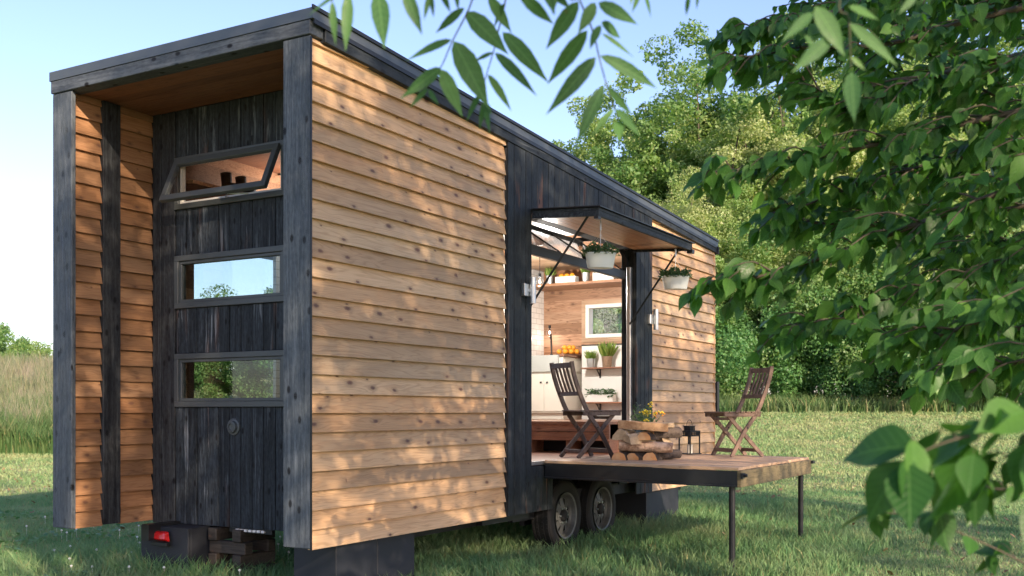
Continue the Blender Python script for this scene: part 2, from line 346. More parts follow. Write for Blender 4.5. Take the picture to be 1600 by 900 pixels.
# tall weeds and dry meadow at left
n = 34000; f = 30.5+16*RNG.random(n)**2.2; x = -f*RNG.uniform(.30, .66, n)
tag(blades('tall_weeds', x, f, RNG.uniform(.35, 1.2, n)*(.6+1.1*pn(x,f,.8)), RNG.uniform(.02, .055, n), MGR, .35), 'tall dark green weeds at the edge of the lawn on the left', 'weeds', kind='stuff')
n = 80000; f = RNG.uniform(34, 78, n); x = -f*RNG.uniform(.30, .68, n)
tag(blades('meadow_grass', x, f, RNG.uniform(.5, 1.5, n)*(.6+.8*pn(x,f,.6)), RNG.uniform(.012, .045, n)*(f/45), MGD, .25), 'tall dry pinkish meadow grass on the slope at left', 'grass', kind='stuff')
# clover and broadleaf weeds near the left corner
n = 2600; x, y = fan(n, 7.6, 13, -.56, -.1); m2 = pn(x, y, 1.6, 4.) > .5; x, y = x[m2], y[m2]; n = len(x)
def discs(name, x, y, z, r, mat, parent=None, tilt=.5):
    n = len(x); k = 6; q = np.arange(k)*2*np.pi/k
    tx, ty = RNG.uniform(-tilt, tilt, n), RNG.uniform(-tilt, tilt, n)
    V = np.empty((n,k,3)); cx = np.cos(q)[None]*r[:,None]; cy = np.sin(q)[None]*r[:,None]
    V[:,:,0] = x[:,None]+cx; V[:,:,1] = y[:,None]+cy; V[:,:,2] = z[:,None]+cx*tx[:,None]+cy*ty[:,None]
    return np_mesh(name, V.reshape(-1,3), (np.arange(n)*k)[:,None]+np.arange(k)[None], mat, parent)
tag(discs('clover', x, y, hgt(x,y)+RNG.uniform(.03,.10,n), RNG.uniform(.012,.03,n), M['leaf_bg3']), 'low clover and broad leaved weeds in the lawn', 'clover', kind='stuff')
n = 60; x, y = fan(n, 7.8, 12, -.54, -.2)
nn_ = 900; x3, y3 = fan(nn_, 7.2, 24, -.6, .6)
tag(discs('fallen_leaf_litter', x3, y3, hgt(x3,y3)+RNG.uniform(.02,.06,nn_), RNG.uniform(.015,.035,nn_), plain('dead_leaf', (.20,.13,.06), .8), tilt=.8), 'small dead leaves lying in the lawn', 'dead leaves', kind='stuff')
cb = MB()
for a, b in zip(x, y):
    z = float(hgt(a,b))+random.uniform(.09,.14); cb.lathe([(.001,-.009),(.009,-.005),(.011,.002),(.006,.009),(.001,.011)], (a,b,z), 7); cb.tube([(a,b,z-.12),(a,b,z-.008)], .0015, 4)
tag(cb.build('clover_blossom', M['white']), 'small white clover blossoms scattered in the lawn', 'flowers', kind='stuff')

# ================================================================== TREES
def leafcloud(centers, radii, n, size, asp=.6, flat=.35, shell=.55):
    k = len(centers); idx = RNG.integers(0, k, n); c = centers[idx]; r = radii[idx]
    d = RNG.normal(size=(n,3)); d /= np.linalg.norm(d, axis=1)[:,None]
    rad = (shell+(1-shell)*RNG.random(n)**.7)*np.where(RNG.random(n) < .25, RNG.uniform(.2,1.15,n), 1)
    p = c+d*(rad*r)[:,None]*np.array([1,1,.75])
    up = np.array([0,0,1.])*flat+RNG.normal(size=(n,3))*.55+d*.45
    up /= np.linalg.norm(up, axis=1)[:,None]
    t = np.cross(up, RNG.normal(size=(n,3))); t /= np.linalg.norm(t, axis=1)[:,None]; b = np.cross(up, t)
    s = size*RNG.uniform(.6, 1.35, n); tl = t*(s*.5)[:,None]; bl = b*(s*.5*asp)[:,None]
    V = np.stack([p-tl, p-bl+tl*.1, p+tl, p+bl+tl*.1], 1)
    return V
def crown_clumps(rx, ry, rz, cz, k, rc, seed, lump=.65):
    g = np.random.default_rng(seed); d = g.normal(size=(k,3)); d /= np.linalg.norm(d, axis=1)[:,None]
    rr = g.random(k)**.45; rr *= 1+lump*np.sin(d[:,0]*5+seed)*np.cos(d[:,1]*4+d[:,2]*5+seed)
    c = d*rr[:,None]*np.array([rx,ry,rz]); c[:,2] += cz
    return c, g.uniform(.6, 1.3, k)*rc
def limbs(mb, base, h0, targets, r0):
    top = Vector(base)
    for c in targets:
        c = Vector(c); s = Vector((0,0,min(h0, c.z*.6)))*random.uniform(.6,1)+Vector(base)
        mid = s.lerp(c, .5)+Vector((random.uniform(-.3,.3), random.uniform(-.3,.3), random.uniform(0,.5)))
        mb.tube([s, s.lerp(mid,.5), mid, mid.lerp(c,.6), c], r0, 5, r0*.2, cap=False)
def make_tree(name, label, cat, loc, rx, ry, rz, cz, k, rc, n, size, mat, seed, trunk_r=.22, group=None, parts=True, flat=.35, rot=0.):
    root = empty(name, loc, rot, label, cat, group)
    c, r = crown_clumps(rx, ry, rz, cz, k, rc, seed)
    c[:,2] = np.maximum(c[:,2], r*.5)
    V = leafcloud(c, r, n, size, flat=flat); V[...,2] = np.maximum(V[...,2], .02)
    np_mesh('crown', V.reshape(-1,3), (np.arange(n)*4)[:,None]+np.arange(4)[None], mat, root)
    tb = MB(); tb.tube([(0,0,-.3),(.05,0,cz*.3),(-.1,.08,cz*.7),(.05,-.05,cz+rz*.05)], trunk_r, 8, trunk_r*.35)
    ids = np.random.default_rng(seed+5).choice(k, min(k, 22), replace=False)
    limbs(tb, (0,0,0), cz*.75, [tuple(c[i]) for i in ids], trunk_r*.36)
    tb.build('trunk', M['bark'], root, smooth=True)
    return root
def place(o, x, y, s=1., rz=0., label=None, sz=None):
    o.location = (x, y, float(hgt(x,y))); o.rotation_euler = (0,0,rz); o.scale = (s, s, sz or s)
    if label: o['label'] = label
    return o
G1 = 'tall trees in the tree line behind the lawn'
tA = make_tree('broadleaf_tree', 'a', 'tree', (0,0,0), 4.2,4.2,6.,9.5, 210, .85, 90000, .165, M['leaf_bg2'], 3, .28, G1)
tB = make_tree('broadleaf_tree', 'b', 'tree', (0,0,0), 4.6,4.4,5.4,8.2, 220, .78, 90000, .155, M['leaf_bg1'], 8, .26, G1)
tC = make_tree('broadleaf_tree', 'c', 'tree', (0,0,0), 3.9,3.9,6.6,9., 200, .75, 85000, .15, M['leaf_pale'], 21, .25, G1)
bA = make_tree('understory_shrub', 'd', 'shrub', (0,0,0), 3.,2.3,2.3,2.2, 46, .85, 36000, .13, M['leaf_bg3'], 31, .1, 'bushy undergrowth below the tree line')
bB = make_tree('understory_shrub', 'e', 'shrub', (0,0,0), 2.6,2.2,3.0,3.0, 50, .8, 36000, .13, M['leaf_bg2'], 37, .1, 'bushy undergrowth below the tree line')
def X(px, f): return (px-800)/F*f
# (proto, px, depth, height scale, rot, label)
spots = [(tA, 1105, 56, 1.17, .3, 'tallest dark green tree of the far tree line, its top standing clear against the sky'),
 (tB, 905, 58, 1.03, 1.2, 'rounded yellow green tree showing just above the roof edge of the house'),
 (tC, 975, 55, .80, 2.2, 'pale feathery tree rising behind the middle of the sloping roof'),
 (tB, 1030, 60, 1.02, 4.0, 'yellow green tree between the roof and the tallest tree'),
 (tC, 1180, 52, .96, .7, 'pale golden sunlit tree directly right of the tallest tree'),
 (tB, 1140, 48, .66, 2.9, 'lower bright green tree beside the far end of the house'),
 (tC, 1065, 48, .70, 5.1, 'light green tree right behind the far roof corner'),
 (tC, 1265, 50, .98, 3.9, 'pale tree partly hidden behind the tips of the near branches'),
 (tB, 1350, 52, 1.2, .1, 'bright tree seen in the gaps of the near foliage, right of the pale trees'),
 (tA, 1440, 56, 1.3, 1.8, 'large green tree behind the dense part of the near foliage'),
 (tC, 1510, 50, 1.1, 2.4, 'pale yellow tree glimpsed through the dark near leaves'),
 (tB, 1610, 52, 1.25, 3.3, 'green tree at the right end of the far tree line'),
 (tA, 1720, 54, 1.2, 5.2, 'green tree beyond the right end of the lawn'),
 (tA, 830, 62, .86, 3.6, 'green tree hidden for the most part behind the house roof'),
 (tC, 872, 57, .80, 4.4, 'feathery tree touching the roof edge under the lowest hanging leaflets'),
 (tB, 945, 60, 1.15, 5.5, 'rounded tree closing the gap left of the tallest tree'),
 (tA, 1000, 57, .92, 2.6, 'mid green tree leaning against the left flank of the tallest tree'),
 (tB, 1060, 58, 1.2, .5, 'bright crown just left of the tallest tree top'),
 (tB, 1230, 55, 1.35, 1.9, 'high bright tree behind the golden tree'),
 (tB, 700, 64, .8, 3.0, 'green tree behind the middle of the house')]
used = set()
for (pr, px, d, s, rz, lab) in spots:
    o = pr if id(pr) not in used else copy_tree(pr)
    used.add(id(pr)); place(o, X(px,d), d, s, rz, lab)
bl = [(bB, 1080, 45.5, .9, 'dark bush behind the far end of the house siding'), (bA, 1140, 46, 1.0, 'dark green bush behind the chair on the outer deck corner'),
 (bB, 1185, 47, 1.15, 'tall leafy bush behind the right of the outer chair'), (bA, 1235, 45.2, 1.0, 'wide dark bush right of the outer chair at the lawn edge'),
 (bB, 1290, 46, 1.25, 'tall bright bush in the middle of the undergrowth'), (bA, 1345, 44.5, .95, 'low spreading dark bush under the near branches'),
 (bB, 1400, 45, 1.1, 'leafy bush second from the lawn corner at right'), (bA, 1455, 43.5, 1.0, 'dark bush where the lawn meets the undergrowth at right'),
 (bA, 1520, 42.5, 1.05, 'bush seen behind the lowest near leaves'), (bB, 1590, 42, 1.1, 'bush at the right edge of the picture'), (bA, 1670, 41, 1.1, 'bush beyond the right edge of the lawn'),
 (bB, 960, 47, 1.0, 'bush visible through the small kitchen window'), (bA, 1020, 47, 1.0, 'bush hidden behind the far part of the house')]
used = set()
for i, (pr, px, d, s, lab) in enumerate(bl):
    o = pr if id(pr) not in used else copy_tree(pr)
    used.add(id(pr)); place(o, X(px,d), d, s, i*1.7, lab, sz=s*1.05)
# distant trees at left
dT = make_tree('distant_tree', 'f', 'tree', (0,0,0), 5.5,4.5,3.6,4.6, 46, 1.5, 16000, .36, M['leaf_bg1'], 51, .3, 'distant trees on the horizon at left')
dU = make_tree('distant_tree', 'g', 'tree', (0,0,0), 5.,4.5,4.2,5.2, 46, 1.5, 16000, .36, M['leaf_bg2'], 57, .3, 'distant trees on the horizon at left')
dl = [(-68, 122,.9), (-58,118,.8), (-62,132,1.1), (-50,124,1.0), (-75,126,1.15), (-84,128,1.0), (-42,128,1.0), (-95,124,1.0), (-54,110,.62), (-66,108,.6)]
side = [(-36,122,1.0),(-28,126,1.1),(-21,124,.9)]
used = set()
for i, (a, b, s) in enumerate(dl+side):
    pr = (dT, dU)[i%2]; o = pr if id(pr) not in used else copy_tree(pr)
    used.add(id(pr)); place(o, a, b, s*(.78 if i < len(dl) else 1.), i*1.3)
    if i < len(dl): o['label'] = 'small hazy tree on the far horizon behind the dry meadow at left'
    else: o['label'] = 'far tree hidden behind the house, glimpsed through its lower porch window'; o['group'] = 'trees seen through the porch windows'

wt = [(bB, -14.2, 46, 1.0, 'leafy bush seen through the left of the lowest porch window'), (bB, -11.6, 47, 1.1, 'leafy bush seen in the middle of the lowest porch window'), (bA, -9.2, 46, 1.3, 'leafy bush seen through the right of the lowest porch window')]
for i, (pr, x_, y_, s, lab) in enumerate(wt): place(copy_tree(pr), x_, y_, s*.8, i*2.1, lab)
# ------------------------------------------------------------------ near trees with modelled leaves
def leaf_template(kind):
    if kind == 'ovate': s = [0,.06,.18,.34,.52,.70,.85,1]; w = [.0,.10,.235,.31,.29,.19,.075,0]
    else:               s = [0,.1,.28,.48,.68,.86,1]; w = [.0,.10,.165,.165,.115,.045,0]
    pts = []; fs = []
    for a, b in zip(s, w): pts += [(a,-b,.22*b), (a,0,0), (a,b,.22*b)]
    for i in range(len(s)-1):
        for k in (0,1): fs.append((i*3+k, i*3+k+1, (i+1)*3+k+1, (i+1)*3+k))
    return np.array(pts), np.array(fs)
def leaves_mesh(name, bases, dirs, norms, sizes, kind, mat, parent, droop=.25, wmul=None):
    T, Fs = leaf_template(kind); n = len(bases); B = np.array(bases, float); D = np.array(dirs, float); Nn = np.array(norms, float)
    D /= np.linalg.norm(D, axis=1)[:,None]; Sd = np.cross(Nn, D); Sd /= np.maximum(np.linalg.norm(Sd, axis=1), 1e-6)[:,None]; Nn = np.cross(D, Sd)
    sz = np.array(sizes, float)[:,None,None]; dr = droop*RNG.uniform(.2, 1.6, n)
    wm = np.ones(n) if wmul is None else np.array(wmul)
    a = T[None,:,0]; h = T[None,:,2]-dr[:,None]*T[None,:,0]**2*.6
    tw = RNG.uniform(-.35,.35,n)[:,None]*a*T[None,:,1]
    V = B[:,None,:]+sz*(a[...,None]*D[:,None,:]+(T[None,:,1]*wm[:,None])[...,None]*Sd[:,None,:]+(h+tw)[...,None]*Nn[:,None,:])
    Fq = (np.arange(n)*len(T))[:,None,None]+Fs[None]
    o = np_mesh(name, V.reshape(-1,3), Fq.reshape(-1,4), mat, parent, smooth=True)
    uv = o.data.uv_layers.new(name='UVMap'); vi = np.empty(len(o.data.loops), dtype=np.int32); o.data.loops.foreach_get('vertex_index', vi)
    uv.data.foreach_set('uv', T[vi % len(T)][:,:2].astype(np.float32).ravel())
    return o
def bez(pts, n):
    pts = [Vector(p) for p in pts]; out = []
    m = len(pts)-1
    for i in range(n+1):
        t = i/n*m; k = min(int(t), m-1); u = t-k
        p0, p1, p2, p3 = pts[max(k-1,0)], pts[k], pts[k+1], pts[min(k+2,m)]
        out.append(.5*((2*p1)+(p2-p0)*u+(2*p0-5*p1+4*p2-p3)*u*u+(3*p1-p0-3*p2+p3)*u**3))
    return out
def spray(mb, acc, pts, leaf, twigs, tl, r0, seg=16, dens=1., start=.0):
    path = bez(pts, seg); mb.tube(path, r0, 6, r0*.25, cap=False); L = sum((path[i+1]-path[i]).length for i in range(seg))
    def put(p, d, sz):
        side = Vector((random.gauss(0,1), random.gauss(0,1), random.gauss(0,.4)))
        dd = (d*.7+side*.55+Vector((0,0,-.55))).normalized()
        nn = Vector((random.gauss(0,.45), random.gauss(-.35,.45), random.uniform(.35,1.1)))
        acc[0].append(p); acc[1].append(dd); acc[2].append(nn); acc[3].append(sz*random.choice((.55,.8,.95,1.1,1.3))*random.uniform(.85,1.15))
    for i in range(twigs):
        t = start+(1-start)*(i+.5)/twigs; k = min(int(t*seg), seg-1); p = path[k].lerp(path[k+1], t*seg-k); d = (path[k+1]-path[k]).normalized()
        sd = 1 if i%2 else -1
        side = d.cross(Vector((0,0,1))).normalized()*sd
        tip = p+(d*.8+side*random.uniform(.3,1.)+Vector((0,0,random.uniform(-.5,.35)))).normalized()*tl*(1.15-.6*t)*random.uniform(.6,1.2)
        tp = [p, p.lerp(tip,.5)+Vector((0,0,.03)), tip]; q = bez(tp, 6); mb.tube(q, r0*.35, 4, r0*.12, cap=False)
        m = max(3, int((tip-p).length/(leaf*.42)*dens))
        for j in range(m):
            u = (j+.6)/m; kk = min(int(u*6), 5); put(q[kk].lerp(q[kk+1], u*6-kk), (q[kk+1]-q[kk]).normalized(), leaf)
        put(tip, (q[-1]-q[-2]).normalized(), leaf)
    m = int(L/(leaf*.6)*dens)
    for j in range(m):
        u = start+(1-start)*(j+.5)/m*.999; k = int(u*seg); put(path[k], (path[min(k+1,seg)]-path[max(k-1,0)]).normalized(), leaf*.9)
    put(path[-1], (path[-1]-path[-2]).normalized(), leaf)
def in_view(p, k0=-.5, k1=.5, top=-80):   # inside the photographed view cone (used to keep crowns trimmed clear of the view)
    f = np.maximum(p[:,1], .01); k = p[:,0]/f; yy = HZ-(p[:,2]-CAMZ)/f*F
    return (p[:,1] > .2)&(k > k0)&(k < k1)&(yy > top)
def big_crown(root, center, rad, k, rc, n, size, mat, seed, asp=.5, kmax=.5, name='crown'):
    c, r = crown_clumps(*rad, 0., k, rc, seed); c += np.array(center)
    V = leafcloud(c, r, n, size, asp=asp, flat=.5, shell=.2); cen = V.mean(1)
    V = V[~in_view(cen, -.6, kmax)]; n = len(V)
    return np_mesh(name, V.reshape(-1,3), (np.arange(n)*4)[:,None]+np.arange(4)[None], mat, root), c

# hackberry tree at right, its branches hang into the picture
hk = empty('hackberry_tree', (0,0,0), 0, 'dark leafy tree whose near branches fill the right side of the picture', 'tree')
acc = [[],[],[],[]]; mb = MB()
trk = Vector((4.3, 3.6, 0))
def fromtrunk(z): return trk+Vector((-.1,0,z))
B = [
 ([(1700,-90,4.6),(1500,-40,4.4),(1340,10,4.3),(1225,35,4.2),(1165,55,4.2)], .085, 24,.34,.014,1.),
 ([(1700,-10,4.2),(1520,30,4.1),(1380,70,4.0),(1250,75,4.0),(1152,95,4.0)], .085, 22,.30,.014,1.),
 ([(1700,60,3.8),(1540,100,3.8),(1420,130,3.8),(1330,170,3.9),(1240,120,3.9)], .085, 22,.36,.014,1.),
 ([(1700,150,3.6),(1520,190,3.7),(1370,225,3.8),(1230,255,3.8),(1105,275,3.8)], .085, 24,.22,.014,1.),
 ([(1700,200,4.2),(1560,230,4.2),(1440,260,4.3),(1340,290,4.3),(1235,330,4.3)], .085, 22,.36,.014,1.),
 ([(1700,250,3.5),(1540,310,3.6),(1380,370,3.8),(1230,420,3.9),(1120,448,3.9)], .085, 24,.24,.015,1.),
 ([(1700,300,4.4),(1560,330,4.4),(1430,350,4.4),(1310,350,4.5),(1225,345,4.5)], .085, 20,.30,.013,1.),
 ([(1700,360,3.7),(1560,410,3.8),(1440,450,3.9),(1330,490,4.0),(1235,515,4.0)], .085, 20,.26,.013,1.),
 ([(1700,440,3.4),(1580,480,3.5),(1480,520,3.6),(1400,530,3.7),(1340,500,3.7)], .085, 18,.32,.013,1.),
 ([(1700,470,4.4),(1620,500,4.4),(1540,540,4.4),(1480,570,4.4)], .085, 16,.3,.012,1.),
 ([(1700,520,3.2),(1610,560,3.3),(1520,580,3.4),(1470,590,3.4)], .08, 12,.20,.012,1.),
 ([(1720,-60,5.4),(1600,-30,5.4),(1480,10,5.4),(1380,30,5.4),(1290,10,5.4)], .09, 24,.5,.012,1.),
 ([(1720,60,5.6),(1620,80,5.6),(1520,100,5.6),(1430,120,5.6),(1350,100,5.6)], .09, 24,.5,.012,1.),
 ([(1720,240,5.6),(1620,250,5.6),(1520,260,5.6),(1430,290,5.6)], .09, 20,.5,.012,1.),
 ([(1720,400,5.6),(1620,430,5.6),(1530,460,5.6),(1460,480,5.6)], .09, 18,.45,.012,1.),
 ([(1720,120,4.8),(1600,160,4.8),(1500,120,4.8),(1420,60,4.8)], .09, 18,.45,.012,1.),
 ([(1720,330,4.9),(1620,370,4.9),(1540,380,4.9),(1470,400,4.9)], .09, 18,.45,.012,1.),
 ([(1720,20,4.9),(1620,0,4.9),(1520,0,4.9),(1440,-20,4.9)], .09, 18,.45,.012,1.),
]
for pts, leaf, tw, tl, r0, den in B:
    leaf *= .9; tw = int(tw*1.5); den = 1.3
    pp = [P(*q) for q in pts]; src = fromtrunk(pp[0].z+random.uniform(-.4,.1))
    mb.tube(bez([src, src.lerp(pp[0],.5)+Vector((0,0,.1)), pp[0]], 6), r0*2.2, 7, r0, cap=False)
    spray(mb, acc, pp, leaf, tw, tl, r0, dens=den)
leaves_mesh('crown', *acc, 'ovate', M['leaf_fg'], hk, .3)
acc = [[],[],[],[]]
for pts, leaf, tw, tl, r0, den in [
 ([(1760,600,1.5),(1640,640,1.5),(1560,670,1.5),(1480,690,1.5),(1410,720,1.5)], .098, 5,.10,.004,.55),
 ([(1760,740,1.8),(1640,740,1.8),(1570,765,1.8),(1510,750,1.85),(1450,740,1.85)], .09, 3,.09,.004,.5),
 ([(1760,960,2.0),(1640,900,2.0),(1540,850,2.0),(1440,810,2.0),(1370,800,2.0)], .075, 4,.09,.003,.4),
 ([(1780,660,1.6),(1700,670,1.6),(1620,690,1.6),(1560,720,1.65)], .085, 5,.09,.004,.7)]:
    pp = [P(*q) for q in pts]; src = fromtrunk(1.6)
    mb.tube(bez([src, src.lerp(pp[0],.5), pp[0]], 6), r0*2.5, 6, r0, cap=False)
    spray(mb, acc, pp, leaf, tw, tl, r0, dens=den)
leaves_mesh('low_leaves', *acc, 'ovate', M['leaf_near'], hk, .35)
mb.tube([trk-Vector((0,0,.2)), trk+Vector((.05,0,2)), trk+Vector((.2,-.2,4)), trk+Vector((1.2,-1.2,7)), trk+Vector((2,-2,9))], .2, 10, .06)
_, cc = big_crown(hk, (6.8,1.2,7.2), (4.2,4.,3.3), 90, .95, 19000, .12, M['leaf_canopy'], 71, kmax=.5, name='upper_crown')
for i in range(0, 90, 4):
    c = Vector(cc[i]); s = trk+Vector((.5,-.5,4.5)); mb.tube([s, s.lerp(c,.5)+Vector((0,0,.3)), c], .05, 5, .012, cap=False)
mb.build('trunk', M['bark'], hk, smooth=True)

# ash tree behind the photographer; its compound leaves hang at the top of the picture
ash = empty('ash_tree', (0,0,0), 0, 'ash tree overhead whose long pointed leaflets hang down at the top centre', 'tree')
fr = {
 'A': (2.0, [(745,-60),(738,0),(707,64),(689,105),(666,140)], [((706,62),(633,92)),((709,64),(765,170),1.5),((726,12),(678,52)),((689,106),(628,152)),((689,108),(722,180),1.3),((668,138),(640,168)),((670,140),(684,163))]),
 'B': (2.05, [(795,-60),(790,0),(778,50),(771,81),(757,128),(752,165)], [((728,18),(795,84),1.6),((785,50),(858,128),1.2),((773,82),(840,149)),((771,82),(740,95)),((762,116),(800,171),.9),((752,145),(727,188)),((755,160),(750,202),.9),((757,160),(768,178)),((763,-6),(800,52),1.4),((788,5),(770,45)),((757,160),(765,205),.6)]),
 'C': (1.9, [(890,-60),(906,0),(926,47),(937,93),(949,136),(961,170),(966,190)], [((904,2),(852,78),1.4),((918,47),(854,133),1.1),((931,89),(854,178),1.0),((943,134),(899,224),1.),((959,170),(924,213)),((937,87),(1032,135),.9),((949,134),(990,184),.8),((962,170),(1001,212)),((966,188),(967,218),1.8),((939,35),(974,60),1.3),((935,4),(997,38),1.4),((930,4),(904,52),1.6),((938,39),(921,75),1.3),((940,52),(994,90),.6)]),
 'D': (1.75, [(560,-80),(545,-50),(520,-30)], [((519,2),(524,70),.9),((544,-12),(540,80),1.),((590,-12),(601,72),1.2),((631,-20),(659,54),1.3),((672,-10),(662,32)),((674,-10),(677,28)),((688,-20),(704,22),1.2),((712,-20),(716,18)),((525,-6),(478,26),.8)]),
 'E': (1.85, [(830,-70),(840,-30),(870,-20)], [((811,-8),(867,38),1.3),((850,-15),(868,22),1.5),((845,-25),(895,12),1.5),((858,-30),(900,-2),1.5),((870,-14),(862,20),1.2)]),
 'F': (1.9, [(1040,-70),(1010,-40),(1005,-10)], [((1006,-10),(1020,30),1.2),((1000,-14),(988,20),1.1),((1078,-10),(1070,28),.8),((1092,-20),(1088,16),.8),((990,-22),(985,8))]),
 'G': (1.6, [(1325,-60),(1327,30),(1330,108)], [((1274,10),(1322,84),1.6),((1328,37),(1404,102),1.),((1330,112),(1335,190),1.3),((1328,90),(1309,136),.7),((1330,88),(1353,110),1.2),((1270,20),(1224,62)),((1300,58),(1238,112),1.1),((1257,54),(1282,92),1.2),((1326,10),(1375,30),1.1),((1432,-8),(1404,22),1.4)]),
}
tw = MB()
for key, (d, rach, lf) in fr.items():
    pts = [P(a, b, d+.02*i) for i, (a, b) in enumerate(rach)]
    top = pts[0]+Vector((.1,-.3,.5)); rb = MB(); rb.tube(bez([top]+pts, 18), .0022, 6, .0008, cap=False)
    hub = Vector((.9,.4,3.2)); tw.tube(bez([hub, hub.lerp(top,.5)+Vector((0,0,.15)), top], 6), .008, 6, .003, cap=False)
    bs, ds, ns, ss, ws = [], [], [], [], []
    for q in lf:
        d1 = d+random.uniform(-.04,.04); a = P(*q[0], d); b = P(*q[1], d1+random.uniform(-.03,.03)); v = b-a
        nn = Vector((random.uniform(-.5,.5), -1, random.uniform(-.2,.5)))
        bs.append(a); ds.append(v); ns.append(nn); ss.append(v.length); ws.append((q[2] if len(q) > 2 else 1.)*.62)
        if key in 'DEF': rb.tube([a, a.lerp(pts[-1],.6), pts[-1]], .0012, 4, cap=False)
    root = rb.build('leaf_stalk', M['twig'], ash, smooth=True)
    leaves_mesh('leaflets', bs, ds, ns, ss, 'lance', M['leaf_ash'], root, .12, ws)
trk2 = Vector((2.6,-3.2,0))
tw.tube([trk2-Vector((0,0,.2)), trk2+Vector((0,0,2.5)), trk2+Vector((.3,.3,5)), trk2+Vector((1.4,.8,8))], .24, 10, .07)
tw.tube(bez([trk2+Vector((0,0,2.9)), Vector((1.6,-1.2,3.6)), Vector((.9,.4,3.2))], 8), .05, 7, .01, cap=False)
ASHN = 30000
_, cc = big_crown(ash, (4.5,-1.9,6.6), (4.3,3.6,3.5), 90, .95, ASHN, .12, M['leaf_canopy'], 83, asp=.4)
for i in range(0, 90, 4):
    c = Vector(cc[i]); s = trk2+Vector((.3,.3,4.5)); tw.tube([s, s.lerp(c,.5)+Vector((0,0,.3)), c], .05, 5, .012, cap=False)
tw.build('trunk', M['bark'], ash, smooth=True)
# two more shade trees behind and to the right
def shade_tree(name, label, base, cen, rad, n, seed):
    r = empty(name, (0,0,0), 0, label, 'tree', 'shade trees outside the picture'); b = Vector(base)
    _, cc = big_crown(r, cen, rad, 70, 1.1, n, .16, M['leaf_bg3'], seed)
    t = MB(); t.tube([b, b+Vector((0,0,3)), Vector(cen)], .2, 8, .06)
    for i in range(0, 70, 4):
        c = Vector(cc[i]); s = b+Vector((0,0,4)); t.tube([s, s.lerp(c,.5)+Vector((0,0,.3)), c], .05, 5, .012, cap=False)
    t.build('trunk', M['bark'], r, smooth=True)
shade_tree('shade_tree', 'broad shade tree standing outside the picture at the right', (12,0,0), (12,0.5,7.2), (4.4,5.,3.6), 10500, 91)
shade_tree('shade_tree', 'shade tree standing outside the picture behind the camera', (-2,-6,0), (-1.5,-6,7.2), (4.,4.,3.4), 11000, 95)
exec_house = True
# ================================================================== HOUSE
H = empty('tiny_house', (HC[0], HC[1], 0), R(60), 'tiny house on a trailer clad in cedar siding and charred black boards', 'tiny house')
LEN, WID = 7.93, 2.6
top = lambda l: 3.955-.05*l
fb = lambda l: 3.775-.047*l
def part(mb, name, mat, parent=H, **k): return mb.build(name, M[mat] if isinstance(mat, str) else mat, parent, **k)
def lap(l0, l1, z0, ztop, y=0., side=-1, proud=.036, axis='x', hole=None):
    mb = MB(); i = 0
    while True:
        a = ZB+i*SPC; i += 1
        if a < z0-.01: continue
        if a > ztop(l0): break
        e = l1
        if a > ztop(l1): e = l0+(ztop(l0)-a)/max(ztop(l0)-ztop(l1), 1e-6)*(l1-l0)
        if e-l0 < .03: break
        segs = [(l0, e)]
        if hole and a+SPC > hole[2] and a < hole[3]: segs = [(l0, hole[0]), (hole[1], e)]
        for (s0, s1) in segs:
            jig = random.uniform(-.002,.003); s1 += random.uniform(-.004,.004) if s1 == l1 else 0
            tz = min(a+SPC+.012, ztop(l1)+.1+(0 if axis=='x' else .3))
            y0, y1 = y, y+side*(proud+jig)
            yt = y+side*.006
            if axis == 'x':
                b = [(s0,min(y0,y1),a),(s1,min(y0,y1),a),(s1,max(y0,y1),a),(s0,max(y0,y1),a)]
                t = [(s0,min(y0,yt),tz),(s1,min(y0,yt),tz),(s1,max(y0,yt),tz),(s0,max(y0,yt),tz)]
            else:
                b = [(min(y0,y1),s0,a),(max(y0,y1),s0,a),(max(y0,y1),s1,a),(min(y0,y1),s1,a)]
                t = [(min(y0,yt),s0,tz),(max(y0,yt),s0,tz),(max(y0,yt),s1,tz),(min(y0,yt),s1,tz)]
            mb.hexa(b, t)
    return mb
def vboards(l0, l1, z0, z1, y0, y1, w, gap=.005, jit=.003):
    mb = MB(); n = max(1, round((l1-l0)/w)); w = (l1-l0)/n; z0 = z0 if callable(z0) else (lambda l, c=z0: c); z1 = z1 if callable(z1) else (lambda l, c=z1: c)
    for i in range(n):
        a, b = l0+i*w+gap/2, l0+(i+1)*w-gap/2; j = random.uniform(-jit, jit)
        mb.hexa([(a,y0+j,z0(a)),(b,y0+j,z0(b)),(b,y1,z0(b)),(a,y1,z0(a))], [(a,y0+j,z1(a)),(b,y0+j,z1(b)),(b,y1,z1(b)),(a,y1,z1(a))])
    return mb
REC = .83
# frame
part(MB().box(0,.011, 0,.2375, .43,3.787).box(.0112,.115, .042,.2375, .43,3.787), 'corner_post', 'char_post', bevel=.006)
part(MB().box(0,.04, 2.373,2.6, .43,3.787), 'corner_post', 'char_post', bevel=.006)
part(MB().box(-.012,.12, -.006,2.606, 3.79,3.885), 'header_beam', 'char_beam', bevel=.004)
part(MB().box(-.004,.0108,-.006,-.001,.425,3.775), 'corner_trim', 'black')
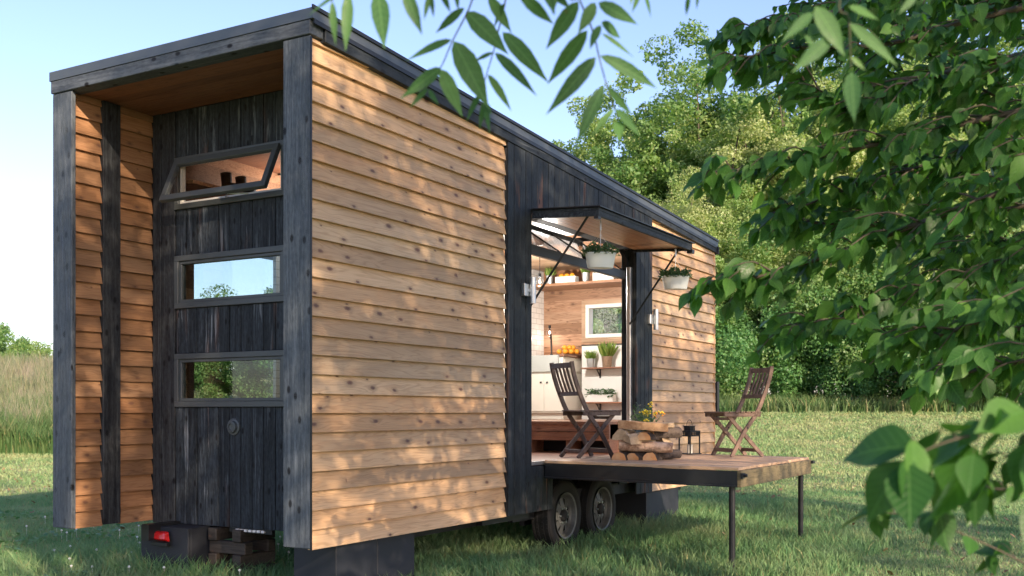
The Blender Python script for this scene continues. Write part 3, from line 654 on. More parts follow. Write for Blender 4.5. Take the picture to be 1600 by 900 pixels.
# side cladding
part(lap(.012, 2.526, .42, lambda l: fb(l)+.03, .034), 'cedar_siding', 'cedar', bevel=.0015)
part(lap(5.765, LEN, .42, lambda l: fb(l)+.03, .034), 'cedar_siding', 'cedar', bevel=.0015)
part(lap(REC, 1.29, .42, lambda l: fb(l)+.03, WID-.04, 1), 'cedar_siding', 'cedar')
part(lap(1.291, 2.51, .42, lambda l: 1.15, WID-.04, 1), 'cedar_siding', 'cedar')
part(lap(1.291, 2.51, 2.86, lambda l: fb(l)+.03, WID-.04, 1), 'cedar_siding', 'cedar')
part(lap(2.511, 3.19, .42, lambda l: fb(l)+.03, WID-.04, 1), 'cedar_siding', 'cedar')
part(lap(3.191, 5.41, .42, lambda l: 1.3, WID-.04, 1), 'cedar_siding', 'cedar')
part(lap(3.191, 5.41, 3.02, lambda l: fb(l)+.03, WID-.04, 1), 'cedar_siding', 'cedar')
part(lap(5.411, LEN, .42, lambda l: fb(l)+.03, WID-.04, 1), 'cedar_siding', 'cedar')
sw_ = part(MB().box(1.3,2.5,2.51,2.57,1.281,1.33).box(1.3,2.5,2.51,2.57,2.80,2.849).box(1.3,1.35,2.51,2.57,1.331,2.799).box(2.45,2.499,2.51,2.57,1.331,2.799), 'added_side_window', 'frame')  # unseen window, added so that sky shows through the porch panes
part(MB().box(1.351,2.449,2.53,2.536,1.331,2.799), 'pane', 'glass', sw_)
part(MB().box(REC+.085,2.6,2.45,2.498,.56,1.28).box(REC+.085,1.3,2.45,2.498,1.28,3.7).box(1.3,2.6,2.45,2.498,2.85,3.7), 'bedroom_wall', 'barn')
part(MB().box(REC+.085,2.6,.102,.15,.56,3.7), 'bedroom_wall', 'barn')
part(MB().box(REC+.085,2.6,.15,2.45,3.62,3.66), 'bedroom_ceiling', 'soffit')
part(lap(.117, REC-.002, .42, lambda l: 3.7, WID-.04, 1), 'cedar_siding', 'cedar')
part(lap(0, WID, .42, lambda l: 3.40, LEN, 1, axis='y', hole=(1.12,1.83,2.30,2.84)), 'cedar_siding', 'cedar_end')
# structure walls (dark sheathing)
w = MB()
w.box(.116,2.53, .038,.10, .43,3.70); w.box(5.762,LEN-.002, .038,.10, .43,3.50); w.box(.116,LEN, 2.50,2.558, .43,1.28); w.box(2.5,3.2, 2.50,2.558, 1.28,3.70); w.box(.116,1.3, 2.50,2.558, 1.28,3.70); w.box(1.3,2.5, 2.50,2.558, 2.85,3.70); w.box(5.4,LEN,2.5,2.558,1.28,1.5); w.box(3.2,5.4,2.5,2.558,1.28,1.5); w.box(5.4,LEN, 2.50,2.558,1.5,3.5); w.box(3.2,5.4,2.50,2.558,3.0,3.6)
w.box(2.53,5.40,.022,.10, .43,.6)if False else None
part(w, 'wall', 'blackwood')
e = MB(); e.box(LEN-.1,LEN-.003,.1,1.15,.43,3.45).box(LEN-.1,LEN-.003,1.8,2.5,.43,3.45).box(LEN-.1,LEN-.003,1.15,1.8,.43,2.34).box(LEN-.1,LEN-.003,1.15,1.8,2.80,3.45)
part(e, 'end_wall', 'blackwood')
part(MB().box(REC+.03,LEN-.1, .10,2.49, .44,.56), 'chassis_floor', 'blackwood')
# roof
rf = MB(); a, b = -.018, LEN+.03
rf.hexa([(a,-.035,top(a)-.07),(b,-.035,top(b)-.07),(b,2.615,top(b)-.07),(a,2.615,top(a)-.07)], [(a,-.035,top(a)),(b,-.035,top(b)),(b,2.615,top(b)),(a,2.615,top(a))])
roof = part(rf, 'roof', 'metal_cap')
d = MB(); d.hexa([(a-.012,-.048,top(a)-.012),(b,-.048,top(b)-.012),(b,-.036,top(b)-.012),(a-.012,-.036,top(a)-.012)], [(a-.012,-.048,top(a)+.012),(b,-.048,top(b)+.012),(b,-.036,top(b)+.012),(a-.012,-.036,top(a)+.012)])
part(d, 'drip_edge', 'black', roof)
fs = MB()
for (p0, p1) in ((.0,1.22),(1.222,3.6),(3.602,6.05),(6.052,LEN+.02)):
    for (y0, y1) in ((-.026,.024),(2.562,2.612)):
        q0 = max(p0, .121)
        fs.hexa([(q0,y0,fb(q0)),(p1,y0,fb(p1)),(p1,y1,fb(p1)),(q0,y1,fb(q0))], [(q0,y0,top(q0)-.073),(p1,y0,top(p1)-.073),(p1,y1,top(p1)-.073),(q0,y1,top(q0)-.073)])
part(fs, 'fascia', 'char_fascia', bevel=.003)
fs2 = MB().hexa([(.0,-.036,top(0)-.10),(LEN,-.036,top(LEN)-.10),(LEN,-.027,top(LEN)-.10),(0,-.027,top(0)-.10)],[(.0,-.036,top(0)-.072),(LEN,-.036,top(LEN)-.072),(LEN,-.027,top(LEN)-.072),(0,-.027,top(0)-.072)])
part(fs2, 'fascia_trim', 'black')
part(MB().box(LEN+.004,LEN+.03,-.05,2.65,3.38,3.48), 'end_fascia', 'char_dark')
# porch recess
pc = MB()
for i in range(7): pc.box(.122+i*.101, .220+i*.101, .102,2.454, 3.80,3.83)
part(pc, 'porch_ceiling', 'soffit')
part(lap(.042,.315,.42,lambda l: 3.76, 2.455,-1), 'porch_siding', 'cedar_shaded')
part(lap(.488,REC-.002,.42,lambda l: 3.76, 2.455,-1), 'porch_siding', 'cedar_shaded')
part(MB().box(.042,REC,2.456,2.497,.43,3.797), 'porch_sheathing', 'blackwood')
part(MB().box(.318,.485,2.408,2.4555,.43,3.797), 'porch_batten', 'char_dark', bevel=.003)
part(lap(.118,REC-.002,.42,lambda l: 3.76, .102,1), 'porch_siding', 'cedar_shaded')
win = [(2.984,3.41),(2.172,2.604),(1.365,1.801)]; WL, WR = 2.157, .95
zs = [.41]; rw = MB()
def recb(w0, w1, z0, z1, y0=REC, y1=REC+.03):
    n = max(1, round((w1-w0)/.115)); ww = (w1-w0)/n
    for i in range(n):
        a, b = w0+i*ww+.003, w0+(i+1)*ww-.003; j = random.uniform(-.004,.003); rw.box(y0+j, y1, a, b, z0, z1)
for z0, z1 in ((.41,1.362),(1.804,2.169),(2.607,2.981),(3.413,3.797)): recb(WR, WL, z0, z1)
recb(.103, WR-.004, .41, 3.797)
part(rw, 'charred_wall', 'char_r', bevel=.002)
bk = MB()
for z0, z1 in ((.42,1.40),(1.77,2.21),(2.57,3.02),(3.38,3.797)): bk.box(REC+.032,REC+.08,.10,2.5,z0,z1)
bk.box(REC+.032,REC+.08,.10,WR+.03,.42,3.797).box(REC+.032,REC+.08,WL-.03,2.5,.42,3.797)
part(bk, 'wall_sheathing', 'blackwood')
cn = MB(); cn.box(REC-.012,REC+.03,WL+.003,2.315,.405,3.797).box(REC-.016,REC+.03,2.319,2.415,.405,3.797)
part(cn, 'corner_board', 'char_dark', bevel=.003)
def rect_frame(mb, y0, y1, w0, w1, z0, z1, t):
    mb.box(y0,y1,w0,w1,z0,z0+t).box(y0,y1,w0,w1,z1-t,z1).box(y0,y1,w0,w0+t,z0+t,z1-t).box(y0,y1,w1-t,w1,z0+t,z1-t); return mb
for i, (z0, z1) in enumerate(win):
    fm = MB(); rect_frame(fm, REC-.022, REC+.05, WR, WL, z0, z1, .045)
    if i: rect_frame(fm, REC-.008, REC+.045, WR+.046, WL-.046, z0+.046, z1-.046, .025)
    fr_ = part(fm, 'window', 'frame', bevel=.003)
    if i: part(MB().box(REC+.012,REC+.018,WR+.07,WL-.07,z0+.07,z1-.07), 'pane', 'glass_f', fr_)
    else:
        part(rect_frame(MB(), REC+.0, REC+.04, WR+.05, WL-.05, z0+.046, z1-.046, .018), 'window_track', 'cream', fr_)
        sf = MB(); p0 = Vector((REC-.02, 0, z1-.03)); p1 = Vector((.646, 0, 3.02)); dv = (p1-p0); n_ = Vector((-dv.z,0,dv.x)).normalized()*.02
        def sb(w0, w1, t0, t1, mb, th=1.):
            a, b = p0+dv*t0, p0+dv*t1; q = lambda c, w_, s: (c.x+n_.x*s*th, w_, c.z+n_.z*s*th)
            mb.hexa([q(b,w0,-1),q(b,w0,1),q(b,w1,1),q(b,w1,-1)], [q(a,w0,-1),q(a,w0,1),q(a,w1,1),q(a,w1,-1)])
        s0, s1 = 1.0, 2.135
        sb(s0,s1,0,.13,sf); sb(s0,s1,.87,1.,sf); sb(s0,s0+.05,.13,.87,sf); sb(s1-.05,s1,.13,.87,sf)
        so = part(sf, 'sash', 'frame', fr_, bevel=.002)
        g_ = MB(); sb(s0+.05,s1-.05,.13,.87,g_,.15); part(g_, 'sash_glass', 'glass', fr_)
        part(MB().tube([(REC,1.6,z0+.06),(.75,1.5,z0+.05),(.67,1.45,3.035)], .006, 6).tube([(REC,1.35,z0+.06),(.67,1.6,3.035)], .006, 6), 'window_stay', 'steel', fr_)
vk = MB().add(*(lambda m: (m.v, m.f))(MB().lathe([(.001,-.02),(.02,-.02),(.021,-.03),(.038,-.03),(.04,-.045),(.001,-.05)], (0,0,0), 20, axis='z')))
k2 = MB()
for v in MB().lathe([(.068,0.),(.066,.012),(.050,.016),(.044,.034),(.030,.036),(.026,.026),(.001,.024)], (0,0,0), 22).v: k2.v.append((REC-v[2], 1.503+v[0], 1.207+v[1]))
k2.f = MB().lathe([(.056,0.)]*7, (0,0,0), 22).f
part(k2, 'vent_cap', 'frame')
# interior of the bedroom behind the windows
part(MB().box(2.6,2.64,.10,2.5,.56,3.60), 'inner_partition', 'barn')
part(MB().box(REC+.08,5.40,.10,2.5,.56,.575), 'bedroom_floor', 'floorw') if False else None
# dark middle section
zt = lambda l: fb(l)-.003
part(vboards(2.53,2.95,.425,zt,-.018,.0,.105), 'charred_panel', 'char_v', bevel=.002)
part(vboards(5.312,5.76,.425,zt,-.018,.0,.112), 'charred_panel', 'char_v', bevel=.002)
part(vboards(2.952,5.31,3.10,zt,-.018,.0,.105), 'charred_panel', 'char_v', bevel=.002)
part(vboards(2.952,3.36,.425,.835,-.016,.0,.105), 'charred_skirt', 'char_v', bevel=.002)
part(vboards(4.86,5.31,.56,.835,-.016,.0,.112), 'charred_skirt', 'char_v', bevel=.002)
jm = MB(); jm.box(2.925,2.95,.0,.16,.86,3.10).box(5.312,5.34,.0,.16,.86,3.10).box(2.95,5.312,.0,.16,3.10,3.13)
jm.box(2.53,2.93,.0005,.018,.43,3.6).box(5.345,5.76,.0005,.018,.43,3.5).box(2.95,5.3,.0005,.018,3.135,3.5)
part(jm, 'door_jamb', 'char_dark', bevel=.002)
part(MB().box(5.25,5.311,.03,.075,.885,2.9), 'door_track', 'steel', bevel=.004)
trk_ = [(5.28,.09,2.9-.0)]+[(5.28,.09+.35*(1-math.cos(q)),2.9+.35*math.sin(q)) for q in [i*math.pi/16 for i in range(1,9)]]+[(5.28,2.2,3.25)]
part(MB().path(trk_, .03, .045, (1,0,0)), 'curved_track', 'black')
# glazed overhead door, rolled up
gd = MB(); q0, q1 = Vector((0,.10,2.80)), Vector((0,.62,3.20))
gd.box(2.96,5.24,.08,.13,2.77,2.86)
for l in (2.98,3.75,4.50,5.22): gd.bar((l,.12,2.86),(l,.62,3.2),.05,.035)
gd.bar((2.96,.62,3.2),(5.24,.62,3.2),.06,.05)
ovd = part(gd, 'overhead_door', 'black', bevel=.003)
part(MB().hexa([(2.98,.11,2.86),(5.22,.11,2.86),(5.22,.60,3.19),(2.98,.60,3.19)],[(2.98,.105,2.866),(5.22,.105,2.866),(5.22,.595,3.196),(2.98,.595,3.196)]), 'door_glass', 'glass', ovd)
# interior shell
part(MB().box(2.345,5.4,.02,2.49,.84,.88), 'floor', 'floorw')
part(MB().box(2.96,5.3,-.012,.018,.845,.878), 'threshold', 'steel')
cz = lambda l: 3.62-.05*l
co = MB(); N_ = 96
for i in range(N_):
    l0, l1 = 2.35+i*.04, 2.35+(i+1)*.04
    if l1 > 6.25: break
    f0, f1 = .012*math.sin(i*math.pi/1.5), .012*math.sin((i+1)*math.pi/1.5)
    co.add([(l0,.12,3.58-.03*l0+.09+f0),(l1,.12,3.58-.03*l1+.09+f1),(l1,2.48,3.58-.03*l1+.09+f1),(l0,2.48,3.58-.03*l0+.09+f0)], [(0,3,2,1)])
part(co, 'metal_ceiling', 'corr')
iw = MB(); iw.box(6.22,6.26,.10,2.48,3.30,3.50); 
part(iw, 'ceiling_beam', 'barn')
part(MB().box(6.26,LEN-.1,.10,2.48,3.30,3.33), 'loft_ceiling', 'deckw')
part(MB().box(LEN-.14,LEN-.101,.10,1.15,.9,3.30).box(LEN-.14,LEN-.101,1.80,2.46,.9,3.30).box(LEN-.14,LEN-.101,1.15,1.80,.9,2.34).box(LEN-.14,LEN-.101,1.15,1.80,2.80,3.30), 'kitchen_end_wall', 'barn')
part(MB().box(2.345,3.2,2.46,2.499,.88,3.5).box(5.4,LEN-.14,2.46,2.499,.88,3.3).box(3.2,5.4,2.46,2.499,.88,1.5).box(3.2,5.4,2.46,2.499,3.0,3.5), 'kitchen_back_wall', 'tile')
bw = part(rect_frame(MB(),0,0,0,0,0,0,0) if False else MB().box(3.2,5.4,2.50,2.56,1.5,1.55).box(3.2,5.4,2.50,2.56,2.95,3.0).box(3.2,3.25,2.50,2.56,1.55,2.95).box(5.35,5.4,2.50,2.56,1.55,2.95), 'added_back_window', 'frame')  # unseen window, added to let daylight into the kitchen
part(MB().box(3.25,5.35,2.52,2.526,1.55,2.95), 'pane', 'glass', bw)
part(MB().box(5.34,LEN-.14,.101,.13,.9,3.3), 'kitchen_side_wall', 'white')
ew = part(rect_frame(MB(), LEN-.16, LEN-.02, 1.15,1.80,2.34,2.80,.05), 'kitchen_window', 'white', bevel=.003)
part(MB().box(LEN-.06,LEN-.055,1.2,1.75,2.39,2.75), 'pane', 'glass', ew)
part(rect_frame(MB(), LEN-.155, LEN-.139, 1.09,1.86,2.28,2.86,.058), 'window_trim', 'deckw', ew)
# raised kitchen platform with cubbies
pf = MB(); pf.box(4.9,LEN-.14,.13,2.46,1.19,1.22).box(4.92,4.95,.13,2.46,1.03,1.188).box(4.9,5.3,.13,2.46,1.015,1.03)
for wv in (.13,.62,1.1,1.6,2.1,2.43): pf.box(4.93,5.25,wv,wv+.03,.881,1.014)
pl = part(pf, 'kitchen_step', 'step')
part(MB().box(5.26,5.3,.13,2.46,.881,1.014), 'cubby_back', 'blackwood', pl)
part(MB().box(4.905,4.918,.14,2.45,1.108,1.112), 'board_gap', 'black', pl)
# loft shelf
part(MB().box(7.25,LEN-.14,.60,2.45,3.02,3.055), 'open_shelf', 'barn').name
# awning
aw = empty('awning', (2.955,-.02,3.13), 0); aw.parent = H
AW, AO = 2.30, .66
part(vboards(.03,AW-.03,-.055,-.03, -.0,.0,.09) if False else (lambda m: [m.box(.03,AW-.03,-AO+.035+i*.0885,-AO+.121+i*.0885,-.05,-.03) for i in range(7)] and m)(MB()), 'soffit_boards', 'soffit_w', aw, bevel=.002)
part(MB().box(0,AW,-AO,-.0,-.028,.0).box(0,.03,-AO+.03,-.0,-.075,-.028).box(AW-.03,AW,-AO+.03,0,-.075,-.028).box(0,AW,-AO,-AO+.03,-.075,-.028), 'awning_frame', 'char_fascia', aw, bevel=.003)
part(MB().box(-.02,AW+.03,-AO-.02,.02,.003,.012), 'awning_flashing', 'black', aw)
part(MB().box(AW-.02,AW+.05,-AO-.01,-AO+.05,-.10,-.06), 'corner_bracket', 'black', aw)
part(MB().box(-.01,.05,-AO+.0,-AO+.04,-.10,-.076), 'corner_bracket', 'black', aw)
aw.rotation_euler = (R(3.0),0,0)
for l, dl in ((.05,-.03),(2.24,.0)):
    part(MB().tube([(l,-AO+.12,-.055),(l+dl,-.012,-.86)], .011, 8), 'gas_strut', 'black', aw)
# wall lamps
def lamp(l, z):
    b = part(MB().box(l-.045,l+.045,-.055,-.019,z-.055,z+.055), 'wall_lamp', 'steel', bevel=.004)
    part(MB().lathe([(.001,-.115),(.028,-.115),(.028,.115),(.001,.115)], (l+.065,-.075,z), 18), 'lamp_tube', 'steel', b, smooth=False)
    part(MB().box(l+.03,l+.06,-.075,-.05,z-.012,z+.012), 'lamp_arm', 'steel', b)
lamp(2.80, 2.40); lamp(5.66, 2.36)
# deck
dk = empty('deck', (0,0,0), 0); dk.parent = H
DL0, DL1, DW = 3.18, 5.48, 1.83
dz = lambda w_: .882-.010*w_
db = MB(); n_ = 19; bw_ = (DL1-DL0)/n_
for i in range(n_):
    a, b = DL0+i*bw_+.003, DL0+(i+1)*bw_-.003; j = random.uniform(-.001,.0015)
    db.hexa([(a,-DW-.01,dz(DW)-.025),(b,-DW-.01,dz(DW)-.025),(b,-.022,.857),(a,-.022,.857)], [(a,-DW-.01,dz(DW)+j),(b,-DW-.01,dz(DW)+j),(b,-.022,.882+j),(a,-.022,.882+j)])
part(db, 'decking', 'deckw', dk, bevel=.003)
part(MB().bar((DL0+.02,-.03,.785),(DL0+.02,-DW,.767),.035,.135).bar((DL0-.01,-.03,.727),(DL0-.01,-DW,.709),.03,.012).bar((DL1-.02,-.03,.785),(DL1-.02,-DW,.767),.035,.135).box(DL0+.04,DL1-.04,-.06,-.03,.72,.85), 'deck_frame', 'black', dk)
part(MB().box(DL0-.0,DL1+.0,-DW-.035,-DW-.002,.70,.838), 'rim_board', 'mossy', dk, bevel=.003)
part(MB().box(DL0-.02,DL0+.05,-DW-.055,-DW-.036,.775,.82).tube([(DL0+.01,-DW-.05,.80),(DL0+.01,-DW-.085,.80)],.014,8), 'corner_latch', 'black', dk)
part(MB().box(DL1-.03,DL1+.05,-DW-.06,-DW-.02,.80,.83), 'corner_latch', 'black', dk)
for l in (DL0+.06, DL1-.05):
    lg = part(MB().tube([(l,-DW+.06,-.02),(l,-DW+.06,.70)], .027, 12), 'leg', 'black', dk, smooth=False)
# wheels
def tyre_prof(R0, w_): return [(R0-.12,w_/2-.02),(R0-.09,w_/2),(R0-.03,w_/2),(R0-.008,w_/2-.02),(R0,w_/2-.05),(R0+.001,0),(R0,-w_/2+.05),(R0-.008,-w_/2+.02),(R0-.03,-w_/2),(R0-.12,-w_/2+.02)]
def wheel(l):
    e = empty('wheel', (l, .10, .335), 0); e.parent = H
    ty = MB().lathe(tyre_prof(.345,.21), (0,0,0), 48, axis='y'); 
    part(ty, 'tyre', 'rubber', e, smooth=True)
    tr = MB()
    for i in range(60):
        q = i*2*math.pi/60; c, s = math.cos(q), math.sin(q)
        for y0, ph in ((-.075,0),(-.025,.05),(.03,0),(.07,.05)):
            c, s = math.cos(q+ph), math.sin(q+ph)
            tr.bar((c*.343,y0,s*.343),(c*.350,y0,s*.350),.035,.022,(s,0,-c) if abs(c)<.5 else (0,1,0))
    part(tr, 'tread', 'rubber', e)
    rm = MB().lathe([(.215,.10),(.222,.106),(.205,.10),(.198,.06),(.185,.035)], (0,0,0), 40, axis='y')
    # dished disc with oval windows between eight spokes
    for i in range(8):
        q = i*math.pi/4; c, s = math.cos(q), math.sin(q)
        w0 = .055; t = (-s, c)
        rm.add([(c*.09-t[0]*.035,-.062,s*.09-t[1]*.035),(c*.188-t[0]*.045,-.038,s*.188-t[1]*.045),(c*.188+t[0]*.045,-.038,s*.188+t[1]*.045),(c*.09+t[0]*.035,-.062,s*.09+t[1]*.035)], [(0,1,2,3)])
    rm.lathe([(.095,.058),(.10,.064),(.06,.066),(.055,.055)], (0,0,0), 32, axis='y')
    rm.lathe([(.19,.032),(.168,.045)], (0,0,0), 40, axis='y')
    part(rm, 'rim', 'rim', e)
    part(MB().lathe([(.058,.05),(.056,.085),(.04,.10),(.001,.102)], (0,0,0), 20, axis='y'), 'hub', 'rubber', e, smooth=True)
    nt = MB()
    for i in range(6): q = i*math.pi/3; nt.lathe([(.001,.085),(.009,.085),(.009,.06)], (math.cos(q)*.075,0,math.sin(q)*.075), 6, axis='y')
    part(nt, 'lug_nuts', 'steel', e)
    part(MB().lathe([(.001,.0),(.19,.0),(.19,-.02)], (0,0,0), 32, axis='y'), 'brake_drum', 'rubber', e)
wheel(3.66); wheel(4.48)
part(MB().box(3.30,3.36,.30,.5,.35,.56).box(3.36,4.86,.3,.34,.25,.8).box(3.2,4.95,.02,.29,.72,.77), 'wheel_well', 'blackwood')
part(MB().box(.5,7.8,.42,.50,.30,.43).box(.5,7.8,2.1,2.18,.30,.43).box(2.9,3.3,.15,.2,.33,.40).box(2.3,3.1,.1,.16,.36,.42).tube([(3.66,.2,.335),(3.66,2.4,.335)],.035,8).tube([(4.48,.2,.335),(4.48,2.4,.335)],.035,8), 'trailer_chassis', 'black')
for l in (3.66,4.48): part(MB().lathe(tyre_prof(.345,.21), (l,2.40,.335), 32, axis='y'), 'far_tyre', 'rubber', smooth=True)
part(MB().box(LEN+.05,LEN+.13,-.02,.10,1.15,1.72), 'utility_box', 'black', bevel=.006)
# tail bumper strip seen below the recess
bs_ = MB()
for i in range(7): bs_.box(REC-.02,REC-.005,1.17+i*.045,1.20+i*.045,.385,.403)
part(bs_, 'reflector_strip', 'white')
part(MB().box(REC-.004,REC+.02,1.1,1.55,.375,.409), 'rear_bumper', 'black')
# ------------------------------------------------------------------ supports under the house
def hthing(name, label, cat, l, w_, z=0., rz=0., group=None): 
    p = from_house(l, w_, z); return empty(name, p, R(60)+rz, label, cat, group)
t = hthing('support_box', 'black plywood box under the porch corner carrying the red tail light', 'support box', .62, 2.06)
part(MB().box(0,.03,-.27,.27,.0,.405).box(.03,.34,-.27,-.24,0,.405).box(.03,.34,.24,.27,0,.405).box(.03,.34,-.24,.24,.375,.405), 'box_panel', 'blackwood', t, bevel=.003)
tl = hthing('tail_light', 'red tail light fixed to the black box under the porch', 'tail light', .60, 2.06, .33)
part(MB().hexa([(-.05,-.07,-.02),(-.002,-.10,-.04),(-.002,.10,-.04),(-.05,.07,-.02)],[(-.04,-.06,.035),(-.002,-.08,.045),(-.002,.08,.045),(-.04,.06,.035)]), 'lens', 'red', tl, bevel=.008)
part(MB().box(-.035,-.001,-.085,.085,-.075,-.043), 'light_housing', 'black', tl, bevel=.003)
t = hthing('timber_crib', 'stack of old timber blocks beside the black box under the porch', 'timber stack', .78, 1.55)
M['oldwood'] = wood('old_timber', (.07,.06,.05), (.03,.026,.022), 1, 2, .09, 0., .5)
for i in range(4):
    m_ = MB()
    if i%2: m_.box(0,.4,-.16,-.07,i*.1+.001,i*.1+.099).box(0,.4,.10,.19,i*.1+.001,i*.1+.099)
    else: m_.box(.02,.11,-.19,.2,i*.1+.001,i*.1+.099).box(.28,.37,-.19,.2,i*.1+.001,i*.1+.099)
    part(m_, 'timber_block', 'oldwood', t, bevel=.006)
t = hthing('support_box', 'large black box under the near end of the cedar side wall', 'support box', .78, .24)
part(MB().box(-.46,-.002,-.19,.19,0,.42).box(.002,.46,-.19,.19,0,.42), 'box_panel', 'blackwood', t, bevel=.004)
t = hthing('support_box', 'black box under the far end of the house beyond the wheels', 'support box', 6.25, .35)
part(MB().box(-.55,.45,-.32,.32,0,.415), 'box_panel', 'blackwood', t, bevel=.004)

# ================================================================== THINGS ON THE DECK
def make_chair(label, mat):
    t = empty('folding_chair', (0,0,0), 0, label, 'chair', 'folding wooden chairs on the deck')
    HW = .195
    for s in (-1,1):
        y = s*HW
        part(MB().path(bez([(-.46,y,.92),(-.45,y,.86),(-.415,y,.735),(-.34,y,.55),(-.264,y,.41),(-.14,y,.245),(0,y,0)], 22), .024, .042, (0,1,0)), 'long_leg', mat, t, bevel=.004)
        part(MB().path([(.03,y*.86,.425),(-.17,y*.86,.215),(-.375,y*.86,.0)], .022, .04, (0,1,0)), 'short_leg', mat, t, bevel=.004)
        part(MB().box(-.33,.085,y-.012 if s > 0 else y-.012,y+.012,.405,.443), 'seat_rail', mat, t, bevel=.004)
    st = MB()
    for i in range(7): st.box(-.335+i*.062,-.335+i*.062+.052,-.215,.215,.4435,.458)
    part(st, 'seat', mat, t, bevel=.004)
    part(MB().path([(-.462,-HW+.013,.885),(-.47,0,.885),(-.462,HW-.013,.885)], .05, .02, (0,0,1)), 'back_rail', mat, t, bevel=.003)
    part(MB().path([(-.372,-HW+.013,.615),(-.378,0,.615),(-.372,HW-.013,.615)], .04, .02, (0,0,1)), 'back_rail', mat, t, bevel=.003)
    for k in range(4):
        y = -.105+k*.07
        part(MB().path([(-.462,y,.865),(-.425,y,.75),(-.378,y,.63)], .032, .012, (0,1,0)), 'back_slat', mat, t, bevel=.002)
    part(MB().box(-.045,-.015,-HW+.012,HW-.012,.045,.085), 'front_stretcher', mat, t, bevel=.003)
    part(MB().box(-.345,-.315,-.156,.156,.045,.08), 'rear_stretcher', mat, t, bevel=.003)
    part(MB().box(-.02,.01,-.156,.156,.37,.40), 'seat_stretcher', mat, t, bevel=.003)
    bt = MB()
    for s in (-1,1): bt.lathe([(.001,.018),(.008,.016),(.008,-.016),(.001,-.018)], (-.178,s*.195,.31 if False else .292), 8, axis='y')
    part(bt, 'pivot_bolt', 'black', t)
    return t
def dpt(px, f, z=.88): return Vector((X(px,f), f, z))
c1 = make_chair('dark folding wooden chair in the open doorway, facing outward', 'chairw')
# front feet of the long legs at px 927..955
ang = math.atan2(.45,.89)
c1.location = (X(941,10.28), 10.28, .884); c1.rotation_euler = (0,0,ang)
c2 = copy_tree(c1); c2['label'] = 'brown folding wooden chair on the outer corner of the deck, facing the house'
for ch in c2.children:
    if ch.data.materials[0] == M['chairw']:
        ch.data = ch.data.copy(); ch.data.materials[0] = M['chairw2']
c2.location = (X(1128,10.72), 10.72, .870); c2.rotation_euler = (0,0,math.pi+math.atan2(.30,.95))
# lantern
ln = hthing('lantern', 'black metal lantern with a white candle on the deck', 'lantern', 5.27, -.64, .876, R(-20))
fm = MB()
hw = .075
fm.box(-hw-.015,hw+.015,-hw-.015,hw+.015,0,.012)
for a in (-1,1):
    for b in (-1,1): fm.box(a*hw-.006,a*hw+.006,b*hw-.006,b*hw+.006,.012,.25)
for z in (.19,.235):
    fm.box(-hw,hw,-hw-.006,-hw+.006,z,z+.01).box(-hw,hw,hw-.006,hw+.006,z,z+.01).box(-hw-.006,-hw+.006,-hw,hw,z,z+.01).box(hw-.006,hw+.006,-hw,hw,z,z+.01)
for i in range(6):
    q = -hw+.02+i*.022
    fm.box(q,q+.008,-hw-.004,-hw+.004,.2,.235).box(q,q+.008,hw-.004,hw+.004,.2,.235).box(-hw-.004,-hw+.004,q,q+.008,.2,.235).box(hw-.004,hw+.004,q,q+.008,.2,.235)
part(fm, 'lantern_frame', 'black', ln)
cp = MB().box(-hw-.005,hw+.005,-hw-.005,hw+.005,.245,.252).box(-.045,.045,-.045,.045,.296,.302)
for i in range(5):
    q = -.04+i*.0175; cp.box(q,q+.009,-.042,-.036,.252,.296).box(q,q+.009,.036,.042,.252,.296).box(-.042,-.036,q,q+.009,.252,.296).box(.036,.042,q,q+.009,.252,.296)
part(cp, 'lantern_cap', 'black', ln)
part(MB().tube([(math.cos(q)*.045,0,.30+math.sin(q)*.065) for q in [i*math.pi/10 for i in range(11)]], .0025, 6), 'handle', 'black', ln)
part(MB().lathe([(.001,.012),(.028,.012),(.028,.10),(.024,.104),(.001,.10)], (.02,.01,0), 16).tube([(.02,.01,.1),(.021,.01,.115)], .0015, 5), 'candle', 'cream', ln)
part(MB().box(-hw,hw,-hw-.001,-hw+.001,.015,.19).box(-hw,hw,hw-.001,hw+.001,.015,.19), 'lantern_glass', 'glass', ln)
# firewood
def endgrain():
    t = NT('sunlit_split_wood'); c = t.n('TexCoord').outputs['Object']; n = t.noise(c, 60., 4, .7); n2 = t.noise(c, 7., 3)
    col = t.mix(n, (.72,.38,.16), (.55,.25,.09)); col = t.mix(t.ss(n2, .4, .65, 0., .6), col, (.70,.50,.30))  # orange sunlight on the cut ends is put into the wood colour
    return t.fin(col, .8, n, .5, .003, spec=.2)
def barkm(n_, c1, c2):
    t = NT(n_); c = t.n('TexCoord').outputs['Object']; n = t.noise(c, 25., 5, .7); n2 = t.noise(c, 9., 3)
    return t.fin(t.mix(t.ss(t.math('ADD', t.math('MULTIPLY',n,.5), t.math('MULTIPLY',n2,.5)), .38, .62), c1, c2), .9, n, .9, .01, spec=.2)
M['split'] = endgrain(); M['logbark'] = barkm('log_bark', (.035,.027,.022), (.13,.10,.08)); M['birch'] = barkm('sunlit_peeling_bark', (.22,.13,.085), (.66,.46,.32)); M['greysplit'] = barkm('weathered_split', (.40,.29,.18), (.58,.44,.29)); M['brownsplit'] = barkm('brown_split', (.32,.18,.095), (.50,.32,.18))  # the peeling bark has orange sunlight mixed into its colour
PIL = Vector((X(1014,9.75), 9.75, .878))
